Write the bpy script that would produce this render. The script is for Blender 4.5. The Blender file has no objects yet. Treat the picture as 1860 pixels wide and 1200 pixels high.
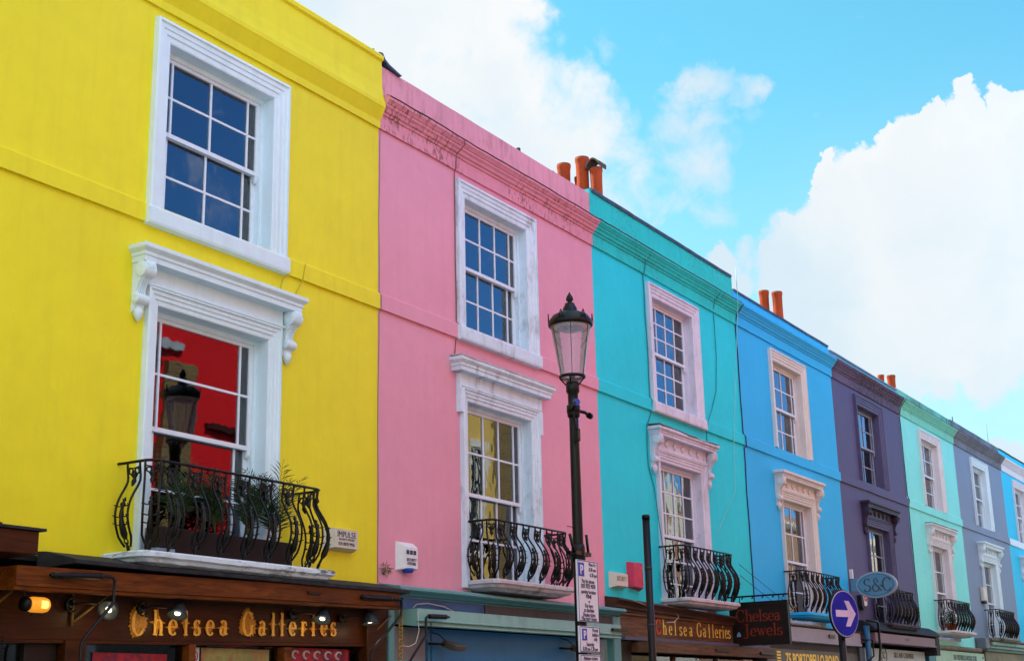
import bpy, bmesh, math, random
from mathutils import Vector, Matrix, noise
random.seed(7)
SC = bpy.context.scene
COL = SC.collection
R = math.radians
PI = math.pi

# ------------------------------------------------------------------ camera
cam_d = bpy.data.cameras.new('camera')
cam = bpy.data.objects.new('camera', cam_d); COL.objects.link(cam)
SC.camera = cam
cam_d.sensor_width = 36; cam_d.lens = 36 * 2503.257 / 1860
cam_d.clip_start = 0.05; cam_d.clip_end = 3000
YAW, PITCH, ROLL = 1.0192753, 0.2687130, -0.0232729
cf = Vector((math.sin(YAW)*math.cos(PITCH), math.cos(YAW)*math.cos(PITCH), math.sin(PITCH)))
r0 = Vector((math.cos(YAW), -math.sin(YAW), 0)); u0 = r0.cross(cf)
cr = r0*math.cos(ROLL) + u0*math.sin(ROLL); cu = -r0*math.sin(ROLL) + u0*math.cos(ROLL)
m3 = Matrix((cr, cu, -cf)).transposed()
cam.matrix_world = Matrix.Translation((0, -8.8, 1.6)) @ m3.to_4x4()
SC.view_settings.view_transform = 'Standard'
SC.view_settings.look = 'None'
SC.view_settings.exposure = 1.30
SC.view_settings.gamma = 1.0
SC.render.resolution_x = 1024; SC.render.resolution_y = 660
SC.cycles.max_bounces = 8; SC.cycles.transparent_max_bounces = 16

# ------------------------------------------------------------------ sun + sky
SUN_EL = R(50); SUN_AZ = (-0.13, 0.9915)
sdir = Vector((SUN_AZ[0]*math.cos(SUN_EL), SUN_AZ[1]*math.cos(SUN_EL), math.sin(SUN_EL))).normalized()
sl = bpy.data.lights.new('sun', 'SUN'); sl.energy = 4.0; sl.angle = R(0.5); sl.color = (1.0, 0.95, 0.87)
so = bpy.data.objects.new('sun', sl); COL.objects.link(so)
so.rotation_euler = (-sdir).to_track_quat('-Z', 'Y').to_euler()
so.location = (10, 30, 40)

W = bpy.data.worlds.new('World'); SC.world = W; W.use_nodes = True
wt = W.node_tree; wt.nodes.clear()
def wn(t, **k):
    n = wt.nodes.new(t)
    for a, b in k.items(): setattr(n, a, b)
    return n
def wl(a, b): wt.links.new(a, b)
sky = wn('ShaderNodeTexSky', sky_type='NISHITA', sun_disc=False)
sky.sun_elevation = SUN_EL; sky.sun_rotation = math.atan2(SUN_AZ[0], SUN_AZ[1])
sky.air_density = 1.0; sky.dust_density = 0.3; sky.ozone_density = 1.5
tc = wn('ShaderNodeTexCoord')
nz = wn('ShaderNodeVectorMath', operation='NORMALIZE'); wl(tc.outputs['Generated'], nz.inputs[0])
# warp the direction for ragged cloud edges
n1 = wn('ShaderNodeTexNoise'); n1.inputs['Scale'].default_value = 9; n1.inputs['Detail'].default_value = 7; n1.inputs['Roughness'].default_value = .6
wl(nz.outputs[0], n1.inputs['Vector'])
sb = wn('ShaderNodeVectorMath', operation='SUBTRACT'); wl(n1.outputs['Color'], sb.inputs[0]); sb.inputs[1].default_value = (.5, .5, .5)
sc_ = wn('ShaderNodeVectorMath', operation='SCALE'); wl(sb.outputs[0], sc_.inputs[0]); sc_.inputs['Scale'].default_value = .12
ad = wn('ShaderNodeVectorMath', operation='ADD'); wl(nz.outputs[0], ad.inputs[0]); wl(sc_.outputs[0], ad.inputs[1])
nw = wn('ShaderNodeVectorMath', operation='NORMALIZE'); wl(ad.outputs[0], nw.inputs[0])
def sky_dir(u, v):
    return (cf*2503.257 + cr*(u-930) - cu*(v-600)).normalized()
# banks of cloud: direction (worked out from where the photograph shows them), radius in px at f=2503, weight, softness
CL = [(560,-60,150,.95,.6),(700,60,180,.95,.6),(830,130,150,.90,.7),(920,230,150,.80,.8),(1030,225,110,.80,.6),
      (900,20,90,.85,.6),(1120,170,45,.5,.7),(1090,80,30,.42,.8),(780,290,220,.85,.6),(1110,290,60,.62,.8),(1200,300,120,.45,.9),
      (1285,160,52,.66,.8),(1335,190,50,.62,.8),(1290,235,40,.5,.8),(1250,185,40,.42,.8),(1345,250,30,.4,.8),
      (1325,485,42,.95,.5),(1385,470,50,.6,.6),
      (1475,425,66,1.3,.25),(1550,385,78,1.3,.25),(1615,345,72,1.3,.25),(1685,310,78,1.3,.25),(1775,280,84,1.3,.25),(1880,270,92,1.3,.25),(1408,410,20,1.1,.3),(1452,365,24,1.1,.3),(1505,325,27,1.15,.3),(1570,300,24,1.1,.3),(1625,262,25,1.1,.3),(1705,228,28,1.1,.3),(1785,200,32,1.15,.3),(1855,190,32,1.15,.3),
      (1050,320,190,.60,.95),(1240,340,120,.45,.9),(1500,490,120,1.1,.5),(1620,475,150,1.3,.4),(1790,490,185,1.3,.4),(1910,430,165,1.3,.4),
      (1570,600,150,1.0,.6),(1680,620,130,.95,.7),(1800,560,170,1.0,.7),(1900,480,200,1.0,.6),
      (1870,830,48,1.0,.4),(1840,660,60,.6,.8)]
prev = None
for (u, v, rr, w, soft) in CL:
    if w >= 1.1 and rr < 100: v += 34 if u < 1600 else 8; rr *= .86
    d = sky_dir(u, v)
    dt = wn('ShaderNodeVectorMath', operation='DOT_PRODUCT'); wl(nw.outputs[0], dt.inputs[0]); dt.inputs[1].default_value = d
    mr = wn('ShaderNodeMapRange', interpolation_type='SMOOTHSTEP')
    wl(dt.outputs['Value'], mr.inputs['Value'])
    mr.inputs['From Min'].default_value = math.cos(rr*1.35/2503)
    mr.inputs['From Max'].default_value = math.cos(rr*(1-soft)/2503)
    mr.inputs['To Max'].default_value = w
    if prev is None: prev = mr.outputs[0]
    else:
        mx = wn('ShaderNodeMath', operation='MAXIMUM'); wl(prev, mx.inputs[0]); wl(mr.outputs[0], mx.inputs[1]); prev = mx.outputs[0]
# scattered clouds over the rest of the sky (thinner in the part the upper windows mirror)
n3 = wn('ShaderNodeTexNoise'); n3.inputs['Scale'].default_value = 2.3; n3.inputs['Detail'].default_value = 8; n3.inputs['Roughness'].default_value = .55
wl(nz.outputs[0], n3.inputs['Vector'])
m3n = wn('ShaderNodeMapRange', interpolation_type='SMOOTHSTEP'); wl(n3.outputs['Fac'], m3n.inputs['Value'])
m3n.inputs['From Min'].default_value = .42; m3n.inputs['From Max'].default_value = .60
vd = sky_dir(1000, 500)
dv = wn('ShaderNodeVectorMath', operation='DOT_PRODUCT'); wl(nz.outputs[0], dv.inputs[0]); dv.inputs[1].default_value = vd
outm = wn('ShaderNodeMapRange', interpolation_type='SMOOTHSTEP'); wl(dv.outputs['Value'], outm.inputs['Value'])
outm.inputs['From Min'].default_value = math.cos(R(38)); outm.inputs['From Max'].default_value = math.cos(R(26))
outm.inputs['To Min'].default_value = 1; outm.inputs['To Max'].default_value = 0
rd = Vector((vd.x, -vd.y, vd.z))
dr = wn('ShaderNodeVectorMath', operation='DOT_PRODUCT'); wl(nz.outputs[0], dr.inputs[0]); dr.inputs[1].default_value = rd
outr = wn('ShaderNodeMapRange', interpolation_type='SMOOTHSTEP'); wl(dr.outputs['Value'], outr.inputs['Value'])
outr.inputs['From Min'].default_value = math.cos(R(38)); outr.inputs['From Max'].default_value = math.cos(R(26))
outr.inputs['To Min'].default_value = 1; outr.inputs['To Max'].default_value = 0.16
ma = wn('ShaderNodeMath', operation='MULTIPLY'); wl(m3n.outputs[0], ma.inputs[0]); wl(outm.outputs[0], ma.inputs[1])
mb_ = wn('ShaderNodeMath', operation='MULTIPLY'); wl(ma.outputs[0], mb_.inputs[0]); wl(outr.outputs[0], mb_.inputs[1])
mx = wn('ShaderNodeMath', operation='MAXIMUM'); wl(prev, mx.inputs[0]); wl(mb_.outputs[0], mx.inputs[1])
# wisps: fine noise eats into the thin parts
n2 = wn('ShaderNodeTexNoise'); n2.inputs['Scale'].default_value = 26; n2.inputs['Detail'].default_value = 9; n2.inputs['Roughness'].default_value = .58; n2.inputs['Distortion'].default_value = .3
wl(nz.outputs[0], n2.inputs['Vector'])
ms = wn('ShaderNodeMath', operation='MULTIPLY_ADD'); wl(n2.outputs['Fac'], ms.inputs[0]); ms.inputs[1].default_value = 1.35; ms.inputs[2].default_value = -.68
dens = wn('ShaderNodeMath', operation='ADD'); wl(mx.outputs[0], dens.inputs[0]); wl(ms.outputs[0], dens.inputs[1])
cov = wn('ShaderNodeMapRange', interpolation_type='SMOOTHSTEP'); wl(dens.outputs[0], cov.inputs['Value'])
cov.inputs['From Min'].default_value = .16; cov.inputs['From Max'].default_value = .86
veil = wn('ShaderNodeMapRange', interpolation_type='SMOOTHSTEP'); sepz = wn('ShaderNodeSeparateXYZ'); wl(nz.outputs[0], sepz.inputs[0]); wl(sepz.outputs['Z'], veil.inputs['Value'])
veil.inputs['From Min'].default_value = .46; veil.inputs['From Max'].default_value = .10; veil.inputs['To Max'].default_value = .62
vinv = wn('ShaderNodeMath', operation='SUBTRACT'); vinv.inputs[0].default_value = 1
vmul = wn('ShaderNodeMath', operation='MULTIPLY'); wl(veil.outputs[0], vmul.inputs[0]); wl(vinv.outputs[0], vmul.inputs[1])
cov2 = wn('ShaderNodeMath', operation='MAXIMUM'); wl(cov.outputs[0], cov2.inputs[0]); wl(vmul.outputs[0], cov2.inputs[1])
# cloud body: bright rims, faintly blue-grey hearts
n4 = wn('ShaderNodeTexNoise'); n4.inputs['Scale'].default_value = 4.5; n4.inputs['Detail'].default_value = 6
wl(nw.outputs[0], n4.inputs['Vector'])
cb = wn('ShaderNodeMapRange'); wl(n4.outputs['Fac'], cb.inputs['Value']); cb.inputs['From Min'].default_value = .38; cb.inputs['From Max'].default_value = .62
cmix = wn('ShaderNodeMix', data_type='RGBA'); wl(cb.outputs[0], cmix.inputs['Factor'])
cmix.inputs['A'].default_value = (.285, .345, .385, 1); cmix.inputs['B'].default_value = (.385, .395, .40, 1)
# clouds on the side facing the sun are brighter than those seen against it; clear sky there is a deeper blue, both set as added fill for the shaded facades
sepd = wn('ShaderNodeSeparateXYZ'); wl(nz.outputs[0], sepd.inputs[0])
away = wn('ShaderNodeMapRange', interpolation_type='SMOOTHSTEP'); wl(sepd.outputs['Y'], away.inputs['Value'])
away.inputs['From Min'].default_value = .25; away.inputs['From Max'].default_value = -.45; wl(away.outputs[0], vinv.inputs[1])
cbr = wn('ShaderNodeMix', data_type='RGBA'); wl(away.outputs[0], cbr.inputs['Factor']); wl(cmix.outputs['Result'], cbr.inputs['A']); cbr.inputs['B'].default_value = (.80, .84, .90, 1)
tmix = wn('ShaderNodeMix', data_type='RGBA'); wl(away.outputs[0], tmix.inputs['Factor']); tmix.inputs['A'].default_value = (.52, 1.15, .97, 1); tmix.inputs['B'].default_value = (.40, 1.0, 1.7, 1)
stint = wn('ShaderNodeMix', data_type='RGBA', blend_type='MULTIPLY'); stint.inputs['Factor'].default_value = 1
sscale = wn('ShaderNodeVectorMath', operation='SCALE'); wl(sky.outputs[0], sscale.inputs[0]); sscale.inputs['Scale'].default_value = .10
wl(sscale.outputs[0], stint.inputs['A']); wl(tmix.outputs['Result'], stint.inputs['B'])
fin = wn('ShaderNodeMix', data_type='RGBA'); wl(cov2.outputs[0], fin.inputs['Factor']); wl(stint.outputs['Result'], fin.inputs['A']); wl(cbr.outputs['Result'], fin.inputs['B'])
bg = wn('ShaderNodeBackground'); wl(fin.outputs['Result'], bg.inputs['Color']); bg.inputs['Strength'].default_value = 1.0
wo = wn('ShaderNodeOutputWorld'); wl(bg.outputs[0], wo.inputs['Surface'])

# ------------------------------------------------------------------ materials
MATS = {}
def nodes_of(name):
    m = bpy.data.materials.new(name); m.use_nodes = True
    nt = m.node_tree; b = nt.nodes['Principled BSDF']
    return m, nt, b
def pos(nt, scale=(1, 1, 1)):
    g = nt.nodes.new('ShaderNodeNewGeometry'); mp = nt.nodes.new('ShaderNodeMapping'); mp.inputs['Scale'].default_value = scale
    nt.links.new(g.outputs['Position'], mp.inputs['Vector']); return mp.outputs[0]
def noise_(nt, vec, scale, detail=4, rough=.55, dist=0):
    n = nt.nodes.new('ShaderNodeTexNoise'); n.inputs['Scale'].default_value = scale; n.inputs['Detail'].default_value = detail
    n.inputs['Roughness'].default_value = rough; n.inputs['Distortion'].default_value = dist
    nt.links.new(vec, n.inputs['Vector']); return n.outputs['Fac']
def rng(nt, v, a, b, c=0., d=1.):
    m = nt.nodes.new('ShaderNodeMapRange'); m.inputs['From Min'].default_value = a; m.inputs['From Max'].default_value = b
    m.inputs['To Min'].default_value = c; m.inputs['To Max'].default_value = d; nt.links.new(v, m.inputs['Value']); return m.outputs[0]
def mth(nt, op, a, b):
    m = nt.nodes.new('ShaderNodeMath'); m.operation = op
    for i, v in enumerate((a, b)):
        if isinstance(v, (int, float)): m.inputs[i].default_value = v
        else: nt.links.new(v, m.inputs[i])
    return m.outputs[0]
def mixc(nt, f, a, b):
    m = nt.nodes.new('ShaderNodeMix'); m.data_type = 'RGBA'
    if isinstance(f, (int, float)): m.inputs['Factor'].default_value = f
    else: nt.links.new(f, m.inputs['Factor'])
    for k, v in (('A', a), ('B', b)):
        if isinstance(v, tuple): m.inputs[k].default_value = (*v[:3], 1)
        else: nt.links.new(v, m.inputs[k])
    return m.outputs['Result']
def bump(nt, b, h, strength, dist=.01):
    n = nt.nodes.new('ShaderNodeBump'); n.inputs['Strength'].default_value = strength; n.inputs['Distance'].default_value = dist
    nt.links.new(h, n.inputs['Height']); nt.links.new(n.outputs[0], b.inputs['Normal'])
def paint(name, c, rough=.6, var=.10, grime=0., gcol=(.10, .085, .06), bmp=.25, streak=0., scale=2.2, spots=0., gs=(1, 1, .4), gr=(.50, .66)):
    """painted stucco: uneven coat, trowel marks, optional weathering streaks and lost flakes"""
    if name in MATS: return MATS[name]
    m, nt, b = nodes_of(name)
    p = pos(nt)
    big = noise_(nt, p, scale*.35, 5, .6)
    mid = noise_(nt, p, scale*3, 5, .6)
    c1 = tuple(min(1, x*(1-var)) for x in c); c2 = tuple(min(1, x*(1+var)) for x in c)
    f = mth(nt, 'ADD', mth(nt, 'MULTIPLY', big, .65), mth(nt, 'MULTIPLY', mid, .35))
    col = mixc(nt, rng(nt, f, .36, .64), c1, c2)
    ps = pos(nt, (5.5, 5.5, .35))
    st = noise_(nt, ps, 1.6, 5, .6)
    col = mixc(nt, mth(nt, 'MULTIPLY', rng(nt, st, .5, .78), .22+streak), col, tuple(x*.62 for x in c))
    if grime:
        pg = pos(nt, gs)
        g = noise_(nt, pg, 6.5, 8, .68)
        patch = noise_(nt, p, .9, 3, .5)
        gg = mth(nt, 'MULTIPLY', rng(nt, g, *gr), rng(nt, patch, .38, .60))
        col = mixc(nt, mth(nt, 'MULTIPLY', gg, grime), col, gcol)
    if spots:
        s = noise_(nt, p, 30, 3, .5); s2 = noise_(nt, p, 1.3, 3, .5)
        sp = mth(nt, 'MULTIPLY', rng(nt, s, .66, .69), rng(nt, s2, .5, .62))
        col = mixc(nt, mth(nt, 'MULTIPLY', sp, spots), col, (.16, .14, .12))
    nt.links.new(col, b.inputs['Base Color'])
    b.inputs['Roughness'].default_value = rough; b.inputs['Specular IOR Level'].default_value = .22
    fine = noise_(nt, p, 55, 6, .65); lum = noise_(nt, p, 7, 3, .5)
    bump(nt, b, mth(nt, 'ADD', mth(nt, 'MULTIPLY', fine, .25), lum), bmp, .012)
    MATS[name] = m; return m
def plain(name, c, rough=.5, metal=0., var=.12, scale=12, bmp=.1, spec=.25):
    if name in MATS: return MATS[name]
    m, nt, b = nodes_of(name)
    p = pos(nt); f = noise_(nt, p, scale, 5, .6)
    nt.links.new(mixc(nt, rng(nt, f, .35, .65), tuple(x*(1-var) for x in c), tuple(min(1, x*(1+var)) for x in c)), b.inputs['Base Color'])
    b.inputs['Roughness'].default_value = rough; b.inputs['Metallic'].default_value = metal
    b.inputs['Specular IOR Level'].default_value = spec
    bump(nt, b, noise_(nt, p, scale*4, 4, .6), bmp, .004)
    MATS[name] = m; return m
def wood(name, c1, c2, rough=.45):
    if name in MATS: return MATS[name]
    m, nt, b = nodes_of(name)
    p = pos(nt, (.9, 9, 9)); f = noise_(nt, p, 2.2, 8, .65, 1.2)
    p2 = pos(nt); f2 = noise_(nt, p2, 1.1, 3)
    col = mixc(nt, rng(nt, f, .35, .66), c1, c2)
    col = mixc(nt, mth(nt, 'MULTIPLY', rng(nt, f2, .45, .7), .4), col, tuple(x*.45 for x in c1))
    nt.links.new(col, b.inputs['Base Color']); b.inputs['Roughness'].default_value = rough; b.inputs['Specular IOR Level'].default_value = .18
    bump(nt, b, f, .25, .004); MATS[name] = m; return m
def brick(name, c1, c2, mortar):
    if name in MATS: return MATS[name]
    m, nt, b = nodes_of(name)
    g = nt.nodes.new('ShaderNodeNewGeometry'); sx = nt.nodes.new('ShaderNodeSeparateXYZ'); cx = nt.nodes.new('ShaderNodeCombineXYZ')
    nt.links.new(g.outputs['Position'], sx.inputs[0]); nt.links.new(mth(nt, 'ADD', sx.outputs[0], sx.outputs[1]), cx.inputs[0]); nt.links.new(sx.outputs[2], cx.inputs[1])
    t = nt.nodes.new('ShaderNodeTexBrick'); nt.links.new(cx.outputs[0], t.inputs['Vector'])
    t.inputs['Scale'].default_value = 1; t.inputs['Brick Width'].default_value = .225; t.inputs['Row Height'].default_value = .075
    t.inputs['Mortar Size'].default_value = .012; t.inputs['Color1'].default_value = (*c1, 1); t.inputs['Color2'].default_value = (*c2, 1); t.inputs['Mortar'].default_value = (*mortar, 1)
    nt.links.new(t.outputs['Color'], b.inputs['Base Color']); b.inputs['Roughness'].default_value = .9
    MATS[name] = m; return m
def glass(name, tint=(.75, .85, .9), wav=.02, ior=1.62, refl=1.0):
    if name in MATS: return MATS[name]
    m = bpy.data.materials.new(name); m.use_nodes = True; nt = m.node_tree; nt.nodes.clear()
    o = nt.nodes.new('ShaderNodeOutputMaterial'); tr = nt.nodes.new('ShaderNodeBsdfTransparent'); tr.inputs[0].default_value = (*tint, 1)
    gl = nt.nodes.new('ShaderNodeBsdfGlossy'); gl.inputs['Roughness'].default_value = .015; gl.inputs['Color'].default_value = (refl, refl, refl, 1)
    fr = nt.nodes.new('ShaderNodeFresnel'); fr.inputs['IOR'].default_value = ior
    mx = nt.nodes.new('ShaderNodeMixShader')
    p = pos(nt, (1, 1, .6)); h = noise_(nt, p, 3.2, 2, .5)
    bn = nt.nodes.new('ShaderNodeBump'); bn.inputs['Strength'].default_value = wav; bn.inputs['Distance'].default_value = .05; nt.links.new(h, bn.inputs['Height'])
    nt.links.new(bn.outputs[0], gl.inputs['Normal'])
    nt.links.new(fr.outputs[0], mx.inputs[0]); nt.links.new(tr.outputs[0], mx.inputs[1]); nt.links.new(gl.outputs[0], mx.inputs[2]); nt.links.new(mx.outputs[0], o.inputs[0])
    MATS[name] = m; return m
def emis(name, c, s):
    if name in MATS: return MATS[name]
    m, nt, b = nodes_of(name); b.inputs['Base Color'].default_value = (*c, 1)
    b.inputs['Emission Color'].default_value = (*c, 1); b.inputs['Emission Strength'].default_value = s; MATS[name] = m; return m

WHITE = paint('white_trim_paint', (.70, .86, .95), .5, .05, .0, bmp=.12, streak=.0)
WHITE_W = paint('weathered_white_paint', (.68, .81, .92), .6, .07, .55, (.20, .21, .22), bmp=.25, spots=.5)
LILAC = paint('lilac_white_paint', (.68, .68, .80), .6, .06, .35, (.25, .20, .20), bmp=.2, spots=.6)
WPINK = paint('pinkish_white_paint', (.74, .74, .80), .6, .06, .2, (.3, .28, .25), bmp=.2)
CREAM = paint('cream_trim_paint', (.70, .69, .65), .6, .06, .15, (.3, .28, .25), bmp=.2)
SASHW = plain('sash_paint', (.70, .79, .90), .45, 0, .04, 20, .05)
BLACK = plain('black_gloss_metal', (.0035, .0035, .004), .4, 0, .3, 20, .2, .28)
BLACKP = plain('black_pole_paint', (.003, .003, .0045), .35, 0, .3, 30, .12, .28)
LEAD = plain('lead_flashing', (.05, .08, .15), .6, 0, .4, 6, .5)
LEADB = plain('dark_felt', (.020, .022, .028), .7, 0, .4, 8, .5)
DARKI = plain('dark_interior', (.015, .018, .024), .9, 0, .2, 3, 0)
GLASS = glass('window_glass', (.50, .62, .72), .028, 2.0)
GLASS_OLD = glass('old_window_glass', (.50, .62, .72), .16, 2.0)
SHOPG = glass('shop_glass', (.62, .66, .70), .02, 1.5)
CLEARG = glass('lantern_glass', (.95, .92, .98), .01, 1.5)
_nt = CLEARG.node_tree; _o = [n for n in _nt.nodes if n.type == 'OUTPUT_MATERIAL'][0]; _src = _o.inputs[0].links[0].from_socket
_d = _nt.nodes.new('ShaderNodeBsdfDiffuse'); _d.inputs[0].default_value = (.85, .80, .90, 1); _t = _nt.nodes.new('ShaderNodeBsdfTranslucent'); _t.inputs[0].default_value = (.85, .80, .90, 1)
_a = _nt.nodes.new('ShaderNodeMixShader'); _a.inputs[0].default_value = .5; _nt.links.new(_d.outputs[0], _a.inputs[1]); _nt.links.new(_t.outputs[0], _a.inputs[2])
_m = _nt.nodes.new('ShaderNodeMixShader'); _m.inputs[0].default_value = .26; _nt.links.new(_src, _m.inputs[1]); _nt.links.new(_a.outputs[0], _m.inputs[2]); _nt.links.new(_m.outputs[0], _o.inputs[0])
TERRA = paint('terracotta', (.44, .062, .012), .75, .16, .45, (.10, .035, .02), bmp=.4, scale=6)
BRICKC = brick('stack_brick', (.32, .22, .12), (.24, .15, .09), (.35, .32, .28))
WOODD = wood('dark_stained_wood', (.026, .0065, .001), (.066, .017, .0025))
WOODM = wood('orange_stained_wood', (.068, .015, .0012), (.21, .056, .004))
WOODT = wood('faded_brown_wood', (.075, .036, .018), (.19, .10, .05), .6)
GOLD = plain('gold_leaf_paint', (.98, .46, .07), .4, .0, .2, 40, .3)
GOLDD = plain('old_gold_paint', (.50, .20, .012), .45, .0, .3, 40, .3)

# ------------------------------------------------------------------ mesh helper
def tag(o, label=None, cat=None, group=None, kind=None):
    if label: o['label'] = label
    if cat: o['category'] = cat
    if group: o['group'] = group
    if kind: o['kind'] = kind
    return o
def empty(name, loc, label, cat, group=None, rz=0, rx=0, ry=0):
    o = bpy.data.objects.new(name, None); COL.objects.link(o); o.location = loc; o.rotation_euler = (rx, ry, rz); o.empty_display_size = .2
    return tag(o, label, cat, group)
class MB:
    def __init__(s): s.v = []; s.f = []; s.m = []; s.s = []; s.cm = 0
    def add(s, vs, fs, smooth=False):
        n = len(s.v); s.v += [tuple(v) for v in vs]
        for f in fs: s.f.append([n+i for i in f]); s.m.append(s.cm); s.s.append(smooth)
        return s
    def box(s, x0, x1, y0, y1, z0, z1):
        vs = [(x, y, z) for x in (x0, x1) for y in (y0, y1) for z in (z0, z1)]
        return s.add(vs, [(0, 1, 3, 2), (4, 6, 7, 5), (0, 4, 5, 1), (2, 3, 7, 6), (0, 2, 6, 4), (1, 5, 7, 3)])
    def bbox(s, x0, x1, y0, y1, z0, z1, b=.01):
        """box with chamfered front/side edges"""
        vs = []; fs = []
        rings = [(b, y1), (0, y1-b), (0, y0+b), (b, y0)]
        for (i, y) in rings: vs += [(x0+i, y, z0+i), (x1-i, y, z0+i), (x1-i, y, z1-i), (x0+i, y, z1-i)]
        fs = [(0, 1, 2, 3), (12, 15, 14, 13)]
        for r in range(3):
            for k in range(4): fs.append((4*r+k, 4*r+4+k, 4*r+4+(k+1) % 4, 4*r+(k+1) % 4))
        return s.add(vs, fs)
    def prof(s, x0, x1, pts, seg=None, wob=0., seed=0., z_at=None, caps=True, endoff=None):
        """profile of (y,z) points swept along x, with small wobble like hand-run mouldings"""
        n = max(1, int(abs(x1-x0)/(seg or 1e9))) if seg else 1
        vs = []; k = len(pts)
        for i in range(n+1):
            x = x0+(x1-x0)*i/n
            dz = noise.noise(Vector((x*.9, seed, 3.1)))*wob+noise.noise(Vector((x*3.7, seed, 9.1)))*wob*.5
            dy = noise.noise(Vector((x*1.7, seed+5, 1.1)))*wob*.5
            dz += z_at(x) if z_at else 0
            for (y, z) in pts: vs.append((x, y+dy, z+dz))
        fs = []
        for i in range(n):
            for j in range(k): fs.append((i*k+j, i*k+(j+1) % k, (i+1)*k+(j+1) % k, (i+1)*k+j))
        if caps: fs.append(tuple(range(k))); fs.append(tuple(n*k+j for j in reversed(range(k))))
        return s.add(vs, fs)
    def poly(s, pts, axis, a, b):
        """closed 2-D outline given thickness; axis 'x': pts=(y,z), 'y': pts=(x,z), 'z': pts=(x,y)"""
        k = len(pts)
        def P(p, t): return {'x': (t, p[0], p[1]), 'y': (p[0], t, p[1]), 'z': (p[0], p[1], t)}[axis]
        vs = [P(p, a) for p in pts]+[P(p, b) for p in pts]
        fs = [tuple(range(k)), tuple(reversed(range(k, 2*k)))]+[(i, k+i, k+(i+1) % k, (i+1) % k) for i in range(k)]
        return s.add(vs, fs)
    def tube(s, pts, r, n=6, closed=False, rad=None, cap=True, smooth=True):
        pts = [Vector(p) for p in pts]; L = len(pts); vs = []; fs = []
        up = Vector((0, 0, 1)); prevu = None
        for i, p in enumerate(pts):
            if closed: t = (pts[(i+1) % L]-pts[i-1])
            else: t = (pts[min(i+1, L-1)]-pts[max(i-1, 0)])
            t = t.normalized() if t.length > 1e-9 else Vector((0, 0, 1))
            if prevu is None:
                a = Vector((1, 0, 0)) if abs(t.z) > .9 else up
                u = a.cross(t).normalized()
            else: u = (prevu-t*prevu.dot(t)).normalized()
            prevu = u; w = t.cross(u); rr = rad[i] if rad else r
            for k in range(n):
                a = 2*PI*k/n+PI/n; vs.append(p+u*math.cos(a)*rr+w*math.sin(a)*rr)
        segs = L if closed else L-1
        for i in range(segs):
            j = (i+1) % L
            for k in range(n): fs.append((i*n+k, i*n+(k+1) % n, j*n+(k+1) % n, j*n+k))
        s.add(vs, fs, smooth)
        if cap and not closed:
            m = len(s.v)-L*n; s.f.append([m+k for k in reversed(range(n))]); s.m.append(s.cm); s.s.append(False)
            s.f.append([m+(L-1)*n+k for k in range(n)]); s.m.append(s.cm); s.s.append(False)
        return s
    def lathe(s, c, prof, n=24, axis='z', smooth=True, caps=True):
        vs = []; k = len(prof)
        for i in range(n):
            a = 2*PI*i/n
            for (r, h) in prof:
                if axis == 'z': vs.append((c[0]+r*math.cos(a), c[1]+r*math.sin(a), c[2]+h))
                elif axis == 'x': vs.append((c[0]+h, c[1]+r*math.cos(a), c[2]+r*math.sin(a)))
                else: vs.append((c[0]+r*math.cos(a), c[1]+h, c[2]+r*math.sin(a)))
        fs = [(i*k+j, ((i+1) % n)*k+j, ((i+1) % n)*k+j+1, i*k+j+1) for i in range(n) for j in range(k-1)]
        s.add(vs, fs, smooth)
        if caps:
            m = len(s.v)-n*k
            for j in (0, k-1):
                if prof[j][0] > 1e-5: s.f.append([m+i*k+j for i in range(n)]); s.m.append(s.cm); s.s.append(False)
        return s
    def build(s, name, mat, parent=None, loc=None, recalc=True):
        me = bpy.data.meshes.new(name); me.from_pydata(s.v, [], s.f); 
        mats = mat if isinstance(mat, (list, tuple)) else [mat]
        for m in mats: me.materials.append(m)
        for p, mi, sm in zip(me.polygons, s.m, s.s): p.material_index = mi; p.use_smooth = sm
        if recalc:
            bm = bmesh.new(); bm.from_mesh(me); bmesh.ops.recalc_face_normals(bm, faces=bm.faces); bm.to_mesh(me); bm.free()
        o = bpy.data.objects.new(name, me); COL.objects.link(o)
        if parent: o.parent = parent
        if loc: o.location = loc
        return o
def text_mesh(name, body, size, mat, parent=None, mw=None, extrude=.002, offset=0., xs=1., align='CENTER', line=1.0, space=1.0, shear=0.):
    cu = bpy.data.curves.new(name, 'FONT'); cu.body = body; cu.size = size; cu.extrude = extrude; cu.offset = offset
    cu.align_x = align; cu.space_line = line; cu.space_character = space; cu.shear = shear; cu.resolution_u = 3
    to = bpy.data.objects.new(name+'_c', cu); COL.objects.link(to)
    bpy.context.view_layer.update()
    dg = bpy.context.evaluated_depsgraph_get(); me = bpy.data.meshes.new_from_object(to.evaluated_get(dg))
    bpy.data.objects.remove(to); bpy.data.curves.remove(cu)
    me.transform(Matrix.Diagonal((xs, 1, 1, 1)))
    if mw is not None: me.transform(mw)
    me.name = name; me.materials.clear(); me.materials.append(mat)
    o = bpy.data.objects.new(name, me); COL.objects.link(o)
    if parent: o.parent = parent
    return o
FRONT = Matrix.Rotation(PI/2, 4, 'X')                      # text facing -y
def front(x, y, z, tilt=0.): return Matrix.Translation((x, y, z)) @ Matrix.Rotation(-tilt, 4, 'Y') @ FRONT
def side(x, y, z): return Matrix.Translation((x, y, z)) @ Matrix.Rotation(-PI/2, 4, 'Z') @ FRONT   # facing -x, reading towards -y
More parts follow.
